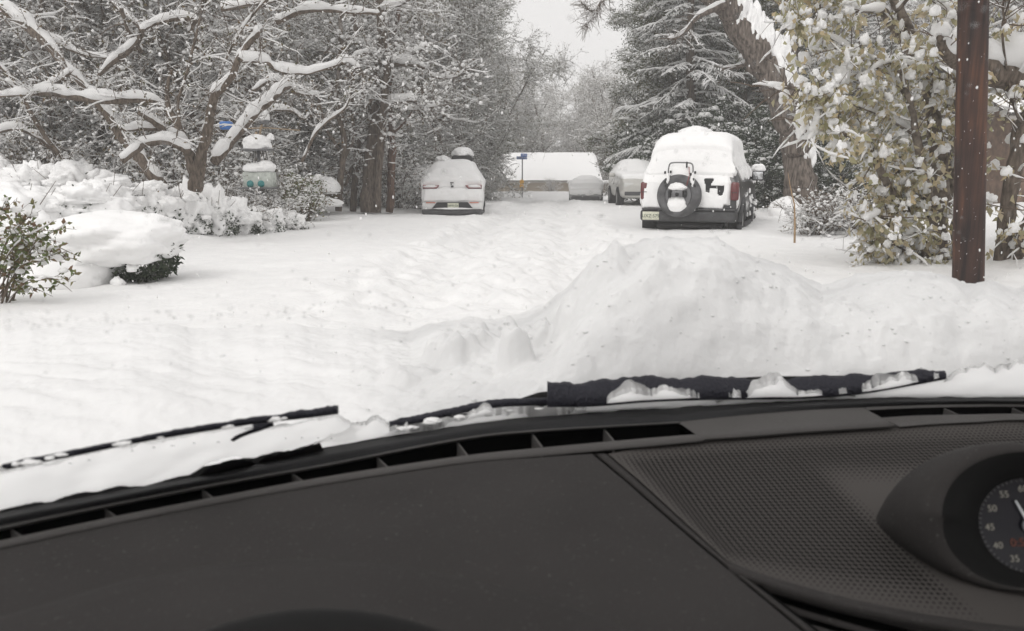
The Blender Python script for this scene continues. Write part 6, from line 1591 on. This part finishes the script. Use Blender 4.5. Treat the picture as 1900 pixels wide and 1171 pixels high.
# --- shrubs half buried along the left verge
for k, (px, yt, yb_, wd, Y, lb) in enumerate(((-20, 300, 372, 120, 13.6, 'snow-capped dark shrub at the left edge under the woods'), (70, 302, 372, 110, 13.4, 'dark-leaved shrub with deep snow on top, second from the left edge'), (150, 306, 370, 120, 13.2, 'shrub with hanging clots of snow above the smooth bank'),
        (185, 330, 396, 150, 12.0, 'wide snow mound over a shrub with one bare twig'), (255, 338, 400, 110, 12.4, 'snow-smothered shrub left of the gnarled tree foot'), (300, 352, 408, 100, 12.6, 'low snow-smothered shrub below the gnarled tree'),
        (352, 342, 404, 66, 12.8, 'upright little shrub draped in snow like a hood'), (395, 350, 412, 80, 13.2, 'rounded snow lump of a shrub left of the bird feeder'), (440, 372, 418, 80, 13.8, 'low leafy snow lump in front of the bird feeder'), (492, 384, 420, 66, 14.4, 'small snow lump at the foot of the bird feeder pole'), (535, 392, 424, 60, 15.0, 'last small snow lump of the verge, nearest the street'),
        (120, 352, 420, 230, 10.6, 'broad smooth snow mound over a low shrub at the left'), (20, 346, 430, 170, 9.8, 'smooth snow mound behind the green-leaved bush'))):
    snow_shrub(px, yt, yb_ + 6, wd * 1.15, Y, 40 + k * 7, lb, .9 if k > 10 else .3)

def hedge():
    global rng
    rng = np.random.default_rng(909); Y = 7.9; b = at(215, 522, Y); root = thing('snowy_hedge', 'clipped dark hedge under a thick smooth snow loaf at the left', 'hedge', (b[0], Y, b[2])); k = Y / FPX
    mb, sn = MB(), MB()
    n = 5200; p = unit(rng.normal(size=(n, 3))) * rng.uniform(.7, 1.0, (n, 1)); p = np.sign(p) * np.abs(p) ** .7; p = p * [.56, .36, .27] + [.06, .02, .27]; p = p[(p[:, 2] > 0) & (p[:, 0] > -.22)]; leaves(mb, p, .055, 0, .2, .35)
    tv, tf = ICO[5]; v = np.sign(tv) * np.abs(tv) ** np.array([.82, .82, 1.0]); d = 1 + .13 * fbm(tv[:, 0] * 1.9, tv[:, 1] * 1.9, tv[:, 2] * 1.9 + 5, 4); v = v * d[:, None] * [.68, .54, .26]
    c = np.array([.0, .0, .40]); v = v + c
    drip = .10 * vnoise(v[:, 0] * 13, v[:, 1] * 9, 1.0) + .05 * vnoise(v[:, 0] * 30, v[:, 1] * 20, 1.0); low = v[:, 2] < .36
    lim = np.interp(v[:, 0], [-.7, -.12, -.02, .18, .42, .66], [-.06, .0, .06, .15, .17, .10]) + drip * sstep(-.3, 0, v[:, 0])
    v[:, 2] = np.where(low, np.maximum(np.minimum(v[:, 2], .36), lim + (v[:, 2] - .16) * .1), v[:, 2])
    v[:, 2] = np.where(low & (v[:, 0] < 0), v[:, 2] - .16 * sstep(.0, -.25, v[:, 0]), v[:, 2])
    sn.add(v, tf)
    snow_lump(sn, (-.72, .15, .12), (.55, .5, .36), 4, .12, 1.3, 4.4, .6); snow_lump(sn, (-.35, -.2, .10), (.45, .4, .30), 4, .12, 1.3, 6.4, .6)
    for x_, y_, z_, r_ in ((.20, -.37, .03, .055), (.33, -.34, .17, .045)): snow_lump(sn, (x_, y_, z_), (r_ * 1.2, r_ * .8, r_), 3, .3, 2, x_ * 30, .7)
    mb.build('foliage', M['leafdark'], root); sn.build('snow_cap', M['snow'], root)
hedge()

def green_bush():
    global rng
    rng = np.random.default_rng(303); Y = 6.6; base = at(-10, 560, Y); root = thing('green_leaved_bush', 'straggly green-leaved bush poking out of the snow at the left edge', 'bush', base); t = Tree(); k = Y / FPX
    tips = ((60, 395), (100, 410), (128, 412), (95, 450), (108, 470), (90, 480), (60, 455), (30, 400), (10, 385), (140, 522), (62, 535), (15, 545), (45, 430), (-30, 400), (-50, 460), (75, 425), (20, 470), (118, 455))
    for x, y in tips:
        p1 = at(x, y, Y + rng.uniform(-.5, .4)) - base; m_ = p1 * .5 + [rng.normal() * .04, rng.normal() * .08, .10]; q = smooth_path([np.array([rng.normal() * .06, rng.normal() * .06, -.1]), m_, p1], 10); t.add(q, np.linspace(.008, .0025, 10))
    A, D = t.anchors(190, None, .3); P1 = t.twigs(A, D, .15, .003, .0015, 4, .7, .7, .05, .03, .1)
    mb, sn = MB(), MB()
    for P, Rr in t.tw: v, f = tubes(P, Rr, 4); mb.add(v, f, 0)
    A, _ = t.along(P1, 850); A2, _ = t.anchors(380, None, .35); leaves(mb, np.concatenate([A, A2]), .050, 1, .15, .55)
    limb_snow(t, sn, .7, .006, 6, .8); A, _ = t.along(P1, 70)
    for e in A: q = rng.uniform(.012, .035); snow_lump(sn, e + [0, 0, .01], (q * 1.3, q * 1.3, q), 2, .3, 2, rng.uniform(0, 90), .5)
    trunk_mesh(t, 6).build('stems', M['twig'], root); mb.build('foliage', [M['twig'], M['leafgreen']], root); sn.build('snow', M['treesnow'], root)
green_bush()

# round dark brush heap under its snow dome, the pale green shrub beside it
rng = np.random.default_rng(12); b = at(588, 378, 20.5); root = thing('brush_pile', 'rounded dark brush pile under a snow dome at the wood edge', 'brush pile', b); mb, sn = MB(), MB()
p = unit(rng.normal(size=(2600, 3))) * rng.uniform(.6, 1, (2600, 1)); p[:, 2] = np.abs(p[:, 2]); leaves(mb, p * [.56, .5, .56], .08, 0, .3, .3); mb.build('branches', M['leafbrown'], root)
snow_lump(sn, (.12, .06, .40), (.50, .46, .28), 4, .16, 1.6, 3.3, .35); snow_lump(sn, (.02, -.35, .02), (.75, .4, .16), 4, .2, 1.4, 5.3, .5); sn.build('snow_cap', M['snow'], root)
evergreen(303, .55, 1.35, 'pale_green_shrub', 'leafgreen', 46, .06, 45, .8, (.03, .07)); put('pale_green_shrub303', 566, 17.5, .95, 'pale green leafy shrub flecked with snow right of the bird feeder', None)
brush(403, 1.0, .8, 'twiggy_bush', 'leafbrown', 900, 900, 22); put('twiggy_bush403', 1508, 13.6, .78, 'small twiggy brown bush in front of the leaning oak', 'twiggy bushes on the right verge'); put('twiggy_bush403', 1560, 14.5, .72, 'twiggy bush with a bent stem between the oak and the hanging-leaf tree', 'twiggy bushes on the right verge')
put('bare_brush402', 505, 15.0, .62, 'clump of thin brown stems right of the bird feeder pole', 'bare brush under the left-hand woods')
b = at(1474, 452, 12.0); st_ = thing('marker_stick', 'thin tan stick standing alone in the snow of the right verge', 'stick', b); mb = MB(); tube(mb, [at(1474, 462, 12) - b, at(1475, 420, 12) - b, at(1474, 380, 12) - b, at(1466, 345, 12) - b, at(1462, 320, 12) - b], [.016, .015, .011, .007, .003], 6); mb.build('stem', simple('tan stick', (.36, .25, .15), .85), st_)
mb = MB()
for x0, y0, x1, y1 in ((1474, 392, 1468, 372), (1475, 410, 1481, 395)): tube(mb, [at(x0, y0, 12) - b, at(x1, y1, 12) - b], [.006, .003], 5)
mb.build('side_twig', M['twig'], st_)

# --- flakes in the air
rng = np.random.default_rng(8); n = 2600; Yf = 1.9 + 24 * rng.random(n) ** 1.4; px = rng.uniform(-150, 2050, n); py = rng.uniform(-60, 640, n); C = np.array([at(a, b, y) for a, b, y in zip(px, py, Yf)]); ok = C[:, 2] > G(C[:, 0], C[:, 1]) + .1; C = C[ok]
mb = MB(); blobs(mb, C, rng.uniform(.0014, .0040, len(C)) * (1 + .25 * (C[:, 1] > 8)), ICO[1], 0, (.8, .8, 1.5)); o = mb.build('snow_flakes', M['treesnow']); tag(o, 'snowflakes falling through the air over the street', 'snowflakes', kind='stuff')
